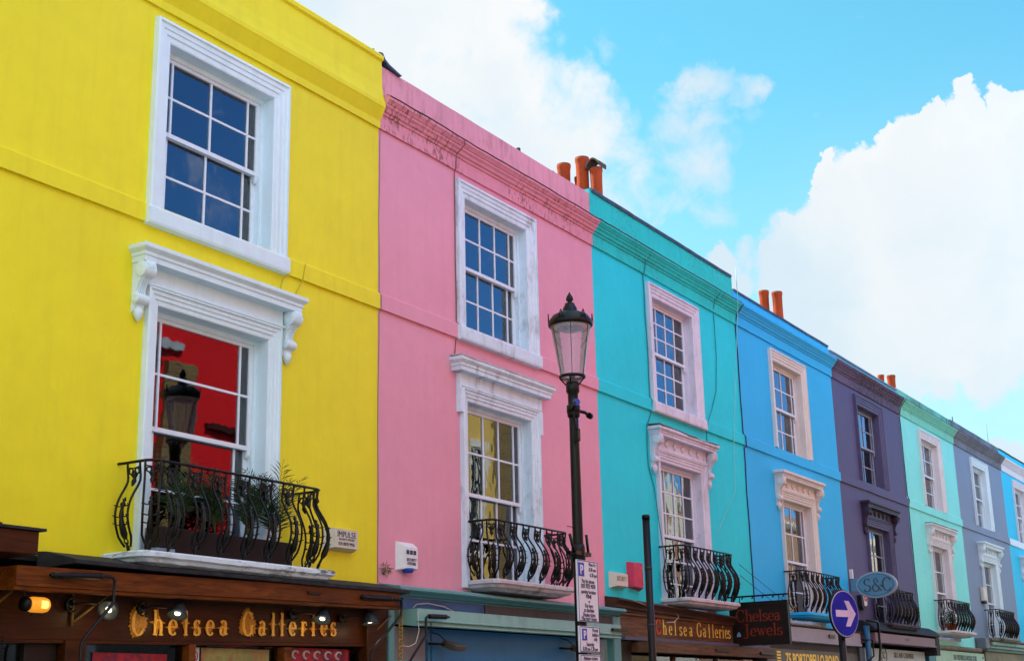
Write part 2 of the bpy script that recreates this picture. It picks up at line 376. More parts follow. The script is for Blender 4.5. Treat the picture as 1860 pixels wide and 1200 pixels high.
# ---- serif stroke glyphs (unit cap height)
def arc(cx, cz, rx, rz, a0, a1, n=14, thin=.035, thick=.11):
    out = []
    for i in range(n+1):
        a = R(a0+(a1-a0)*i/n); out.append((cx+rx*math.cos(a), cz+rz*math.sin(a), thin+(thick-thin)*abs(math.cos(a))))
    return out
def ln(x0, z0, x1, z1, w, w2=None): return [(x0, z0, w), (x1, z1, w if w2 is None else w2)]
def serif(x, z, half=.11, t=.045): return [(x-half, z, t), (x+half, z, t)]
GL = {
 'h': (.62, [ln(.15, .02, .15, 1, .11), serif(.15, .02), ln(.03, .97, .2, .97, .04), arc(.32, .40, .17, .21, 175, 0), ln(.49, .42, .49, .02, .11), serif(.49, .02)]),
 'e': (.52, [arc(.27, .31, .21, .30, 5, 320), ln(.08, .33, .47, .33, .04)]),
 'l': (.32, [ln(.16, .02, .16, 1, .11), serif(.16, .02), ln(.04, .97, .2, .97, .04)]),
 's': (.46, [arc(.24, .45, .15, .15, 30, 250, 10), arc(.23, .16, .17, .15, 90, -150, 10), ln(.37, .62, .37, .46, .035), ln(.07, .16, .07, .0, .035)]),
 'a': (.54, [arc(.22, .18, .15, .17, 20, 340, 12), arc(.24, .45, .15, .16, 0, 160, 8), ln(.38, .48, .38, .06, .10), ln(.38, .04, .5, .08, .05)]),
 'r': (.48, [ln(.15, .02, .15, .6, .11), serif(.15, .02), ln(.03, .60, .2, .60, .04), arc(.32, .44, .14, .17, 170, 60, 6), [(.40, .53, .12), (.44, .53, .12)]]),
 'i': (.32, [ln(.16, .02, .16, .6, .11), serif(.16, .02), ln(.04, .60, .2, .60, .04), [(.11, .86, .13), (.21, .86, .13)]]),
 'w': (.80, [ln(.12, .60, .28, .02, .10), ln(.28, .02, .41, .60, .05), ln(.38, .60, .54, .02, .10), ln(.54, .02, .67, .60, .05), serif(.12, .60, .10), serif(.68, .60, .08)]),
 'C': (.78, [arc(.42, .5, .34, .5, 42, 318, 20, .04, .14), ln(.69, .98, .69, .70, .04), ln(.69, .28, .69, .10, .03)]),
 'G': (.84, [arc(.42, .5, .34, .5, 42, 325, 20, .04, .14), ln(.69, .98, .69, .70, .04), ln(.70, .42, .70, .06, .11), ln(.55, .43, .82, .43, .05)]),
 'J': (.52, [ln(.30, 1, .30, .05, .12), ln(.14, .98, .44, .98, .045), arc(.14, .02, .16, .18, 0, -150, 8)]),
 'S': (.66, [arc(.33, .74, .23, .25, 35, 262, 12, .045, .12), arc(.32, .25, .25, .25, 92, -150, 12, .045, .13), ln(.53, 1.0, .53, .74, .035), ln(.08, .26, .08, 0, .035)]),
 '&': (.84, [arc(.36, .77, .14, .2, -40, 220, 12, .04, .09), arc(.34, .26, .26, .27, 115, 385, 16, .04, .12), ln(.26, .64, .78, .02, .11), arc(.66, .30, .16, .18, 0, 90, 5), ]),
 ' ': (.34, []),
}
def glyph(mb, ch, place, depth, o0=0., bold=1.):
    """place(x,z,d)->xyz ; adds raised strokes"""
    for k, st in enumerate(GL[ch][1]):
        L = []; Rr = []
        for i, (x, z, w) in enumerate(st):
            w = w*bold
            a = st[max(i-1, 0)]; b = st[min(i+1, len(st)-1)]
            dx, dz = b[0]-a[0], b[1]-a[1]; l = math.hypot(dx, dz) or 1; nx, nz = -dz/l, dx/l
            L.append((x+nx*w/2, z+nz*w/2)); Rr.append((x-nx*w/2, z-nz*w/2))
        n = len(st); d0 = o0+depth+k*.0006
        vs = [place(p[0], p[1], d0) for p in L]+[place(p[0], p[1], d0) for p in Rr]+[place(p[0], p[1], 0) for p in L]+[place(p[0], p[1], 0) for p in Rr]
        fs = []
        for i in range(n-1):
            fs += [(i, i+1, n+i+1, n+i), (i, 2*n+i, 2*n+i+1, i+1), (n+i, n+i+1, 3*n+i+1, 3*n+i)]
        fs += [(0, n, 3*n, 2*n), (n-1, 3*n-1, 4*n-1, 2*n-1)]
        mb.add(vs, fs)

# ------------------------------------------------------------------ houses
CX = [9.04, 13.97, 19.13, 24.08, 28.86, 33.56, 38.38, 43.25]
BX = [6.45, 11.52, 16.52, 21.69, 26.61, 31.24, 35.92, 41.11, 46.2]

def sash(parent, x0, x1, z0, z1, y, xb, nrow, mat, rails=(.045, .055), gmat=GLASS, horn=False):
    """one sash: stiles, rails, glazing bars at x positions xb, nrow rows of panes"""
    mb = MB(); t = .036; st = .05
    mb.box(x0, x0+st, y, y+t, z0, z1); mb.box(x1-st, x1, y, y+t, z0, z1)
    mb.box(x0+st, x1-st, y, y+t, z0, z0+rails[0]); mb.box(x0+st, x1-st, y, y+t, z1-rails[1], z1)
    g = .011
    for xx in xb: mb.box(xx-g, xx+g, y+.003, y+t-.004, z0+rails[0], z1-rails[1])
    for r in range(1, nrow):
        zz = z0+rails[0]+(z1-rails[1]-z0-rails[0])*r/nrow
        mb.box(x0+st, x1-st, y+.006, y+t-.007, zz-g, zz+g)
    if horn:
        for xx in (x0+.002, x1-st+.002): mb.poly([(y+.001, z0+.001), (y+t-.001, z0+.001), (y+t-.001, z0-.035), (y+.018, z0-.075), (y+.004, z0-.05)], 'x', xx, xx+st-.006)
    o = mb.build('sash', mat, parent)
    return o
def architrave(mb, x0, x1, z0, z1, w, P, base=.0):
    """mitred moulding round left, top and right of an opening (x0..x1, z0..z1 = outer edge)"""
    path = [((x0, z0), (1, 0)), ((x0, z1), (1, -1)), ((x1, z1), (-1, -1)), ((x1, z0), (-1, 0))]
    k = len(P); vs = []
    for (c, n) in path:
        for (d, p) in P: vs.append((c[0]+n[0]*d*w, -p, c[1]+n[1]*d*w))
    fs = [(i*k+j, i*k+j+1, (i+1)*k+j+1, (i+1)*k+j) for i in range(3) for j in range(k-1)]
    fs += [tuple(range(k))[::-1], tuple(3*k+j for j in range(k))]
    mb.add(vs, fs)
ARCH_P = [(0, 0), (0, .06), (.14, .066), (.17, .05), (.20, .046), (.40, .046), (.44, .034), (.66, .034), (.70, .02), (.95, .018), (.975, .012), (.975, -.0)]
def liner(mb, x0, x1, z0, z1, yb, mat=None):
    """painted reveal: left, head, right (and cill) of the opening, 2 cm thick"""
    t = .02
    mb.box(x0-t, x0, -.012, yb, z0, z1+t); mb.box(x1, x1+t, -.012, yb, z0, z1+t); mb.box(x0, x1, -.012, yb, z1, z1+t)
def room(parent, x0, x1, z0, z1, y0, depth=1.6, mat=None):
    mb = MB(); a, b, c, d = x0-.35, x1+.5, z0-.3, z1+.12; y1 = y0+depth
    vs = [(a, y0, c), (b, y0, c), (b, y0, d), (a, y0, d), (a, y1, c), (b, y1, c), (b, y1, d), (a, y1, d)]
    mb.add(vs, [(4, 5, 6, 7), (0, 1, 5, 4), (3, 7, 6, 2), (0, 4, 7, 3), (1, 2, 6, 5)])
    return mb.build('interior', mat or DARKI, parent, recalc=False)
def corbel(mb, xa, xb, zt, zb, big=1.0, flip=False):
    H = zt-zb; ps = []
    # S-shaped console outline in (y,z)
    o = [(0, 0), (-.19, 0), (-.205, -.06), (-.20, -.14), (-.17, -.22), (-.125, -.32), (-.085, -.44), (-.065, -.56), (-.075, -.64), (-.10, -.70), (-.095, -.78), (-.06, -.83), (-.05, -.88), (-.035, -.95), (0, -1.0)]
    mb.poly([(y*big, zt+z*H) for y, z in o], 'x', xa+.012, xb-.012)
    mb.lathe((xa-.004, -.12*big, zt-.145*H), [(.0, -.0), (.035, -.002), (.05, .0), (.072, .006), (.072, xb-xa+.002), (.05, xb-xa+.008), (.0, xb-xa+.008)], 20, 'x', smooth=False)
    mb.lathe((xa-.004, -.065*big, zt-.72*H), [(.0, 0), (.03, -.002), (.048, .006), (.048, xb-xa+.002), (.03, xb-xa+.008), (0, xb-xa+.008)], 18, 'x', smooth=False)
    for f in (.3, .5, .7): mb.tube([(xa+(xb-xa)*f, (y*big)-.004, zt+z*H) for y, z in o[2:9]], .007, 5)
    mb.lathe(((xa+xb)/2, -.035, zb-.01), [(.0, -.07), (.022, -.045), (.04, -.01), (.045, .03), (.03, .06)], 10)

def balcony_panel(c, t, n, z0, z1, w, parent, edge=False):
    """cast-iron panel: two bellied bars meeting at a foot, drop ornament and long palmette between; c=(x,y), t tangent, n outward"""
    mb = MB(); H = z1-z0
    def P(s, z, o=0.):  # s across, z 0..1 up
        f = 1-z; b = 0.105*max(0., math.sin(min(1, max(0, (f-.18)/.82))*PI))**1.3
        b -= .02*math.exp(-((f-.22)/.14)**2)
        return Vector((c[0]+t[0]*s+n[0]*(b+o), c[1]+t[1]*s+n[1]*(b+o), z0+z*H))
    for sg in (-1, 1):
        pts = []
        for i in range(19):
            z = 1-i/18*.93
            s = sg*w/2*(1 if z > .16 else max(.15, (z-.04)/.12*.7+.3))
            pts.append(P(s, z))
        mb.tube(pts, .0105, 5)
    mb.tube([P(0, .115), P(0, .06), P(0, -.005)], .013, 6, rad=[.008, .016, .011])
    ring = [P(math.cos(a)*.022, .125+math.sin(a)*.022/H) for a in [2*PI*k/8 for k in range(8)]]
    mb.tube(ring, .006, 4, closed=True)
    # top scrolls + drop
    for sg in (-1, 1):
        q = [P(sg*w*.24+math.cos(a)*w*.17, .90+math.sin(a)*w*.17/H) for a in [2*PI*k/9 for k in range(9)]]
        mb.tube(q, .0075, 4, closed=True)
    mb.tube([P(0, .90), P(0, .86), P(0, .82), P(0, .79), P(0, .76), P(0, .73)], .01, 6, rad=[.018, .032, .014, .023, .016, .005])
    mb.tube([P(-w/2, .945), P(0, .93), P(w/2, .945)], .006, 4)
    # palmette shaft with spurs
    zz = [.60, .57, .545, .52, .49, .45, .40, .36, .31, .26, .20, .15]
    ra = [.004, .018, .011, .026, .014, .017, .022, .018, .025, .028, .030, .016]
    mb.tube([P(0, z) for z in zz], .01, 6, rad=ra)
    for z in (.50, .385, .30):
        mb.tube([P(-w/2-.012, z+.01), P(-w*.25, z-.004), P(0, z), P(w*.25, z-.004), P(w/2+.012, z+.01)], .0065, 4)
        for sg in (-1, 1): mb.tube([P(sg*w*.5, z+.006), P(sg*(w*.5+.004), z+.018, .028)], .006, 4, rad=[.007, .003])
    return mb.build('baluster_panel', BLACK, parent)

def make_balcony(house, x0, x1, proj, zs, zr, smat, nfront, thick=.14, slab_ext=.05):
    mb = MB()
    e = slab_ext
    rings = [(0, 0, 0), (0.008, -.012, 0), (.008, -.045, 0), (-.02, -.06, 0), (-.035, -.085, 0), (-.10, -.105, 0), (-.13, -thick, 0)]
    vs = []; n = 40
    def loop(o, dz):
        a, b, p = x0-e-o, x1+e+o, -(proj+.07+o); out = []
        out.append((a, 0.0, zs+dz))
        m = 6
        for i in range(1, m): out.append((a, p*i/m, zs+dz))
        r = .05
        out.append((a+r*.1, p+r, zs+dz)); out.append((a+r*.4, p+r*.35, zs+dz)); out.append((a+r, p, zs+dz))
        for i in range(1, n): out.append((a+r+(b-a-2*r)*i/n, p, zs+dz))
        out.append((b-r, p, zs+dz)); out.append((b-r*.4, p+r*.35, zs+dz)); out.append((b-r*.1, p+r, zs+dz))
        for i in range(m-1, 0, -1): out.append((b, p*i/m, zs+dz))
        out.append((b, 0.0, zs+dz)); return out
    for o, dz, _ in rings:
        for q in loop(o, dz):
            w = noise.noise(Vector((q[0]*5, q[1]*5, zs+dz*9)))*.007+noise.noise(Vector((q[0]*17, q[1]*17, dz*9)))*.004
            vs.append((q[0], q[1]+(w if q[1] < -.01 else 0), q[2]+w*.8))
    k = len(vs)//len(rings)
    fs = [(r*k+j, r*k+j+1, (r+1)*k+j+1, (r+1)*k+j) for r in range(len(rings)-1) for j in range(k-1)]
    fs += [tuple(range(k)), tuple((len(rings)-1)*k+j for j in reversed(range(k)))]
    mb.add(vs, fs)
    b = mb.build('balcony', smat, house)
    r = MB(); c = .09
    zt = zr
    path = [(x0-.01, .02, zt), (x0, -.06, zt), (x0, -proj+c, zt), (x0+c*.35, -proj+c*.3, zt), (x0+c, -proj, zt), (x1-c, -proj, zt), (x1-c*.35, -proj+c*.3, zt), (x1, -proj+c, zt), (x1, -.06, zt), (x1+.01, .02, zt)]
    r.tube(path, .0125, 6)
    r.build('top_rail', BLACK, b)
    w = .145 if x1-x0 > 2.1 else .128
    L = x1-x0
    sl = (proj-c)/2+.02
    balcony_panel((x0, -sl), (0, 1), (-1, 0), zs, zt, w, b)
    balcony_panel((x1, -sl), (0, 1), (1, 0), zs, zt, w, b)
    q = .7071
    balcony_panel((x0+c*.42, -proj+c*.42), (q, -q), (-q, -q), zs, zt, w*.85, b)
    balcony_panel((x1-c*.42, -proj+c*.42), (q, q), (q, -q), zs, zt, w*.85, b)
    a0, a1 = x0+c+.11, x1-c-.11
    for i in range(nfront):
        balcony_panel((a0+(a1-a0)*i/(nfront-1), -proj), (1, 0), (0, -1), zs, zt, w, b)
    return b

DRIPG = paint('mossy_drip_edge', (.13, .13, .07), .8, .4, .6, (.03, .03, .02), bmp=.6, scale=6)
DRIPL = paint('lichen_edge', (.42, .44, .44), .8, .3, .6, (.10, .10, .09), bmp=.6, scale=6)
def make_house(i, wallm, trim, corn, parapet, coping, cop_w, ztop, label, upper, lower, ped, sill, strm=None, pedm=None, sashm=None,
               corn_style='full', drip=None, bal=None, trim_up=None, gm=None):
    x0, x1, c = BX[i], BX[i+1], CX[i]
    h = empty('terraced_house', ((x0+x1)/2, 0, 0), label, 'house', 'terraced houses along the street')
    h.location = (0, 0, 0)
    strm = strm or wallm; pedm = pedm or trim; sashm = sashm or SASHW; trim_up = trim_up or trim
    ow = .725                                      # half width of openings
    UZ0, UZ1 = 6.0, 7.67; LZ0, LZ1 = 2.95, 5.12
    zb = 2.84
    # wall skin with window holes
    mb = MB()
    xs = [x0, c-ow-.02, c+ow+.02, x1]; zs = [zb, LZ0, LZ1+.02, UZ0, UZ1+.02, 8.34]
    for a in range(3):
        for b in range(5):
            if a == 1 and b in (1, 3): continue
            X0, X1, Z0, Z1 = xs[a], xs[a+1], zs[b], zs[b+1]
            mb.add([(X0, 0, Z0), (X1, 0, Z0), (X1, 0, Z1), (X0, 0, Z1)], [(0, 1, 2, 3)])
    mb.box(x0, x1, .32, .34, zb, 8.3)
    for a, b in ((LZ0, LZ1+.02), (UZ0, UZ1+.02)):
        L_, R_ = xs[1], xs[2]
        mb.add([(L_, 0, a), (R_, 0, a), (R_, 0, b), (L_, 0, b), (L_, .31, a), (R_, .31, a), (R_, .31, b), (L_, .31, b)], [(0, 4, 5, 1), (1, 5, 6, 2), (2, 6, 7, 3), (3, 7, 4, 0)])
    # cut the back sheet where rooms are by leaving it out: rebuild as frame
    mb2 = MB()
    for v, f in ((mb.v, mb.f),): pass
    wall = mb.build('wall', wallm, h, recalc=False)
    # delete back box (last-but-two add) -> simpler: separate strips
    me = wall.data; bm = bmesh.new(); bm.from_mesh(me)
    dele = [f for f in bm.faces if all(v.co.y > .315 for v in f.verts)]
    bmesh.ops.delete(bm, geom=dele, context='FACES'); bmesh.ops.remove_doubles(bm, verts=bm.verts, dist=1e-5); bm.to_mesh(me); bm.free()
    body = MB(); body.box(x0+.003, x1-.003, 2.1, 8.5, 0, 8.25); body.box(x0+.003, x1-.003, .33, 2.1, 8.0, 8.25)
    body.build('roof', LEADB, h)
    sd = i*7.3
    # string course with a shadow joint under it
    s = MB(); zk = lambda x: .0
    s.prof(x0+.002, x1-.002, [(.0, 5.85), (-.034, 5.848), (-.034, 6.015), (-.022, 6.03), (.0, 6.034)], .3, .006, sd)
    s.build('string_course', strm, h)
    # cornice
    k = MB(); z = 8.0
    if corn_style == 'yellow':
        P = [(.0, 7.975), (-.028, 7.972), (-.028, 8.055), (-.095, 8.185), (-.105, 8.20), (-.105, 8.245), (-.075, 8.34), (-.055, 8.46), (-.045, 8.78), (-.075, 8.80), (-.078, 8.845), (-.04, 8.885), (.0, 8.89)]
    else:
        P = [(.0, 7.972), (-.028, 7.972), (-.028, 8.145), (-.045, 8.150), (-.052, 8.175), (-.075, 8.185), (-.088, 8.215), (-.112, 8.235), (-.115, 8.255), (-.128, 8.262), (-.148, 8.285), (-.165, 8.30), (-.168, 8.335), (-.155, 8.345), (.0, 8.375)]
        if corn_style == 'big': P = [(y*1.15, zz) for y, zz in P]
    k.prof(x0+.0015, x1-.0015, P, .11, .007, sd+2)
    k.build('cornice', corn, h)
    if drip:
        k = MB(); k.prof(x0+.004, x1-.004, [(-.150, 8.352), (-.171, 8.343), (-.174, 8.330), (-.168, 8.326), (-.12, 8.36), (-.12, 8.367)], .07, .013, sd+2.01)
        k.build('drip_edge', drip, h)
    if corn_style != 'yellow':
        p = MB(); zz = ztop
        p.prof(x0+.004, x1-.004, [(.004, 8.34), (.001, zz), (.30, zz+.02), (.30, 8.26)], .2, .007, sd+4)
        p.build('parapet', parapet, h)
    else:
        p = MB(); p.box(x0+.004, x1-.004, .002, .30, 8.34, 8.88); p.build('parapet', parapet, h)
    if coping:
        q = MB(); zz = ztop
        q.prof(x0+.05, x1-.05, [(-.02, zz-cop_w*.6), (-.03, zz+.006), (-.01, zz+cop_w*.45), (.31, zz+cop_w*.6), (.31, zz-.01), (.006, zz-.01)], .23, .012, sd+5)
        q.build('coping', coping, h)
    # ---------------- upper window
    aw = .195
    def win(z0, z1, up):
        w = MB(); ya = .13 if i != 0 else .15
        tm = trim_up if up else trim
        outer_top = z1+aw if up else z1+.15
        architrave(w, c-ow-aw, c+ow+aw, (6.0 if sill else 6.034) if up else z0, outer_top, aw if up else .17+0*aw, ARCH_P) if up else architrave(w, c-ow-.15, c+ow+.15, z0, outer_top, .15, ARCH_P)
        liner(w, c-ow, c+ow, z0, z1, .30)
        # sash box frame
        fx = .035
        w.box(c-ow, c-ow+fx, ya-.02, .29, z0, z1); w.box(c+ow-fx, c+ow, ya-.02, .29, z0, z1); w.box(c-ow+fx, c+ow-fx, ya-.021, .29, z1-.045, z1)
        w.box(c-ow-.01, c+ow+.01, -.01, .30, z0-.03, z0+.012)
        o = w.build('window', tm, h)
        a, b = c-ow+fx, c+ow-fx
        pat, rows = (upper if up else lower)
        if pat == 'margin': xb = [a+.17, c, b-.17]
        elif pat == 'wide': xb = [a+.17, b-.17]
        elif pat == 'margin5': xb = [a+.17, a+.17+(b-a-.34)/3, a+.17+2*(b-a-.34)/3, b-.17]
        elif pat == 'four': xb = [a+(b-a)*t for t in (.265, .5, .735)]
        zm = (z0+z1)/2+.02 if up else 4.06
        sash(o, a, b, zm-.02, z1-.045, ya, xb, rows, sashm, (.042, .035), horn=True)
        sash(o, a, b, z0+.012, zm+.018, ya+.042, xb, rows if up else rows, sashm, (.075, .035))
        g = MB(); g.box(a+.03, b-.03, ya+.016, ya+.020, zm, z1-.06); g.build('pane', gm or GLASS, o)
        g = MB(); g.box(a+.03, b-.03, ya+.058, ya+.062, z0+.05, zm); g.build('pane', gm or GLASS, o)
        room(o, c-ow, c+ow, z0, z1, .301)
        if sill and up:
            sm = MB(); sm.prof(c-ow-aw-.02, c+ow+aw+.02, [(.0, 5.835), (-.075, 5.838), (-.085, 5.86), (-.085, 5.985), (-.07, 6.004), (.0, 6.012)], .2, .008, sd+9)
            sm.build('sill', tm, o)
        return o
    win(UZ0, UZ1, True)
    lo = win(LZ0, LZ1, False)
    # pediment over the balcony window
    pm = MB()
    zt = LZ1+.15
    if ped == 'plain': hw = 1.06; pj = .17
    else: hw = 1.07; pj = .19
    pm.box(c-ow-.17, c+ow+.17, -.040, .0, zt+.001, 5.48)
    pm.prof(c-ow-.18, c+ow+.18, [(0, zt-.006), (-.066, zt-.005), (-.072, zt+.004), (-.066, zt+.016), (-.035, zt+.02), (0, zt+.02)])
    # cornice slab with returns: stacked moulded rings
    so_ = .045 if ped == 'boss' else .012
    steps = [(-.03, 5.425+so_), (-.03, 5.475+so_*.6), (-.018, 5.485+so_*.5), (-.018, 5.515+so_*.3), (.012, 5.545), (.018, 5.553), (.018, 5.588), (.0, 5.596)]
    vs = []
    for (o, z) in steps:
        for q in ((c-hw-o, 0), (c-hw-o, -pj-o), (c+hw+o, -pj-o), (c+hw+o, 0)): vs.append((q[0], q[1], z+noise.noise(Vector((q[0]*3, z*7, i)))*.004))
    fs = [(r*4+j, r*4+(j+1) % 4, (r+1)*4+(j+1) % 4, (r+1)*4+j) for r in range(len(steps)-1) for j in range(4)]+[(3, 2, 1, 0), tuple(4*(len(steps)-1)+j for j in range(4))]
    pm.add(vs, fs)
    if ped == 'plain':
        # side ears stepping out at the head of the architrave
        for sg in (-1, 1):
            e0, e1 = sorted((c+sg*(ow+.151), c+sg*(ow+.215)))
            pm.box(e0, e1, -.052, 0, 4.96, 5.424)
            pm.box(min(e0, e1)-.0, max(e0, e1)+.0, -.06, -.0525, 4.965, 5.26)
    pd = pm.build('pediment', pedm, h)
    if i in (1, 2, 5):
        mo = MB(); mo.prof(c-hw-.012, c+hw+.012, [(-pj-.015, 5.575), (-pj-.024, 5.590), (-pj-.010, 5.606), (-.01, 5.62), (-.01, 5.598), (-pj+.02, 5.598)], .035, .022 if i == 2 else .010, 31.+i)
        mo.build('drip_edge', DRIPG if i != 1 else DRIPL, pd)
    if ped != 'plain':
        for sg in (-1, 1):
            xa, xb_ = sorted((c+sg*(ow+.185), c+sg*(ow+.315)))
            cb_ = MB(); corbel(cb_, xa, xb_, 5.436 if ped == 'corbel' else 5.469, 4.99 if ped == 'corbel' else 4.97, .88)
            cb_.build('corbel', pedm, pd)
    if ped == 'boss':
        for j in range(5):
            bx = c-.56+1.12*j/4; bo = MB()
            for a in range(4): bo.lathe((bx+.026*math.cos(a*PI/2), -.04, 5.392+.026*math.sin(a*PI/2)), [(.028, 0), (.026, -.018), (.014, -.028), (.0, -.030)], 8, 'y')
            bo.lathe((bx, -.04, 5.392), [(.016, 0), (.014, -.028), (0, -.03)], 8, 'y')
            bo.build('boss', pedm, pd)
    if bal:
        make_balcony(h, *bal)
    return h

Y_WALL = paint('yellow_stucco', (.83, .735, .020), .55, .055, .10, (.42, .36, .03), bmp=.3, streak=-.06, scale=1.6)
P_WALL = paint('pink_stucco', (.76, .325, .43), .6, .05, 0, bmp=.25, streak=-.10, spots=.12)
P_COR = paint('pink_weathered', (.74, .29, .38), .65, .07, .9, (.19, .075, .035), bmp=.5, streak=.05, gs=(3.2, 1.4, 1.4), gr=(.50, .62))
P_PAR = paint('pink_parapet_stained', (.74, .33, .41), .65, .07, .5, (.30, .12, .08), bmp=.4, streak=.5)
T_WALL = paint('turquoise_stucco', (.018, .68, .76), .6, .06, 0, bmp=.25, streak=-.08)
T_COR = paint('turquoise_weathered', (.020, .62, .58), .65, .07, .6, (.03, .08, .05), bmp=.5, streak=.2, gs=(5, 1.5, 1.5))
B_WALL = paint('sky_blue_stucco', (.030, .49, .90), .6, .05, 0, bmp=.25, streak=-.10)
V_WALL = paint('purple_stucco', (.092, .086, .195), .6, .07, 0, bmp=.25, spots=.3)
V_COR = paint('purple_weathered', (.13, .10, .19), .7, .12, .9, (.045, .025, .03), bmp=.5, streak=.3, gs=(3, 1.5, 3), gr=(.44, .56))
V_TRIM = paint('slate_purple_trim', (.10, .10, .20), .6, .12, .4, (.03, .03, .05), bmp=.3)
V_PED = paint('black_purple_trim', (.045, .035, .07), .5, .15, .3, (.02, .02, .02), bmp=.3)
V_PAR = paint('blue_grey_parapet', (.14, .36, .56), .6, .05, .1, bmp=.2)
M_WALL = paint('mint_stucco', (.24, .84, .80), .6, .05, 0, bmp=.25, spots=.5)
M_COR = paint('mint_weathered', (.19, .68, .54), .65, .08, .8, (.20, .30, .06), bmp=.5, streak=.3, gs=(4, 1.5, 1.5))
M_PAR = paint('mint_parapet_mould', (.14, .56, .48), .65, .1, .95, (.03, .07, .06), bmp=.5, streak=.6, gs=(3, 3, .5), gr=(.42, .55))
G_WALL = paint('grey_blue_stucco', (.20, .275, .40), .6, .05, 0, bmp=.25, streak=-.1)
G_COR = paint('grey_weathered', (.19, .21, .26), .7, .1, .9, (.08, .065, .05), bmp=.5, streak=.4, gs=(3, 1.5, 3), gr=(.42, .56))
G_PAR = paint('grey_parapet_mould', (.15, .21, .27), .7, .12, .95, (.03, .03, .04), bmp=.5, streak=.7, gs=(3, 3, .5), gr=(.42, .55))
C_WALL = paint('cyan_stucco', (.015, .58, .88), .6, .04, 0, bmp=.2, streak=-.1)
DRIP = paint('dirty_drip_edge', (.06, .035, .028), .8, .4, .5, (.02, .02, .02), bmp=.6, scale=6)

STONE = paint('mossy_white_slab', (.62, .68, .74), .7, .10, .8, (.13, .11, .07), bmp=.6)
SLABW = paint('flaking_white_slab', (.66, .76, .86), .65, .08, .9, (.10, .09, .08), bmp=.8, spots=.6, gs=(1, 1, 3), gr=(.50, .60))
STONE_P = paint('lilac_stone_slab', (.60, .56, .60), .7, .12, .9, (.12, .10, .06), bmp=.6)
V_SLAB = paint('dark_slab', (.05, .045, .06), .7, .2, .5, bmp=.4)
G_SLAB = paint('mossy_grey_slab', (.22, .24, .20), .7, .2, .9, (.12, .14, .03), bmp=.5)

make_house(0, Y_WALL, WHITE, Y_WALL, Y_WALL, None, 0, 8.88, 'bright yellow terraced house with white windows, largest at the left', ('margin', 2), ('wide', 2), 'corbel', True,
           corn_style='yellow', bal=(7.975, 10.16, .40, 2.905, 3.66, SLABW, 7, .13, .13))
make_house(1, P_WALL, WHITE_W, P_COR, P_PAR, None, 0, 8.77, 'pink terraced house between the yellow and the turquoise ones', ('margin5', 2), ('margin5', 2), 'plain', True, drip=DRIP,
           bal=(13.20, 14.95, .36, 3.03, 3.70, STONE_P, 6, .12, .04))
make_house(2, T_WALL, LILAC, T_COR, T_COR, LEAD, .06, 8.84, 'turquoise terraced house with lilac-white windows and dark coping', ('four', 3), ('four', 3), 'boss', True, drip=DRIP,
           bal=(18.24, 20.06, .38, 3.10, 3.84, STONE_P, 7, .10, .02), gm=GLASS_OLD)
make_house(3, B_WALL, CREAM, B_WALL, B_WALL, LEAD, .04, 8.61, 'sky blue terraced house with cream window surrounds', ('margin', 2), ('margin', 2), 'boss', False,
           bal=(23.18, 25.10, .36, 3.12, 3.83, B_WALL, 7, .10, .02))
make_house(4, V_WALL, V_TRIM, V_COR, V_PAR, V_PAR, .03, 8.55, 'dark purple terraced house with purple window surrounds', ('margin', 2), ('margin', 2), 'boss', False, drip=DRIP,
           pedm=V_PED, sashm=plain('slate_sash', (.26, .31, .42), .5), bal=(27.9, 29.76, .36, 3.12, 3.82, V_SLAB, 7, .12, .04))
make_house(5, M_WALL, WPINK, M_COR, M_PAR, None, 0, 8.60, 'pale mint terraced house with streaked green parapet', ('margin', 2), ('margin', 2), 'boss', False, drip=DRIPG,
           pedm=WPINK, bal=(32.62, 34.45, .36, 3.14, 3.83, STONE_P, 7, .12, .04))
make_house(6, G_WALL, WHITE, G_COR, G_PAR, None, 0, 8.63, 'grey terraced house with plain white window surrounds', ('margin', 2), ('margin', 2), 'boss', False, drip=DRIP,
           bal=(37.3, 39.1, .36, 3.12, 3.83, G_SLAB, 7, .12, .04))
make_house(7, C_WALL, WPINK, WPINK, C_WALL, LEADB, .04, 8.62, 'bright cyan terraced house with white cornice, cut by the right edge', ('margin', 2), ('margin', 2), 'boss', False,
           strm=WHITE, bal=(42.3, 44.1, .36, 3.12, 3.83, STONE, 7, .12, .04))

# ------------------------------------------------------------------ ground
def structure(o): o['kind'] = 'structure'; return o
ASPH = plain('asphalt', (.055, .055, .058), .85, 0, .25, 30, .5)
PAVE = paint('paving', (.26, .245, .225), .8, .1, .2, bmp=.4)
g = MB(); g.add([(-900, -900, -.13), (1200, -900, -.13), (1200, 900, -.13), (-900, 900, -.13)], [(0, 1, 2, 3)]); structure(g.build('ground', plain('earth', (.16, .15, .13), .9)))
g = MB(); g.add([(-60, -8.0, -.12), (160, -8.0, -.12), (160, -3.2, -.12), (-60, -3.2, -.12)], [(0, 1, 2, 3)]); structure(g.build('road', ASPH))
g = MB(); g.box(-60, 160, -3.05, 2.2, -.125, 0); structure(g.build('pavement', PAVE))
g = MB(); g.box(-60, 160, -10.8, -8.15, -.125, 0); structure(g.build('pavement', PAVE))
for a in (-3.2, -8.15):
    g = MB(); x = -60
    g.box(-60, 160, a, a+.15, -.125, .005); structure(g.build('kerb', plain('kerb_granite', (.35, .34, .33), .7)))

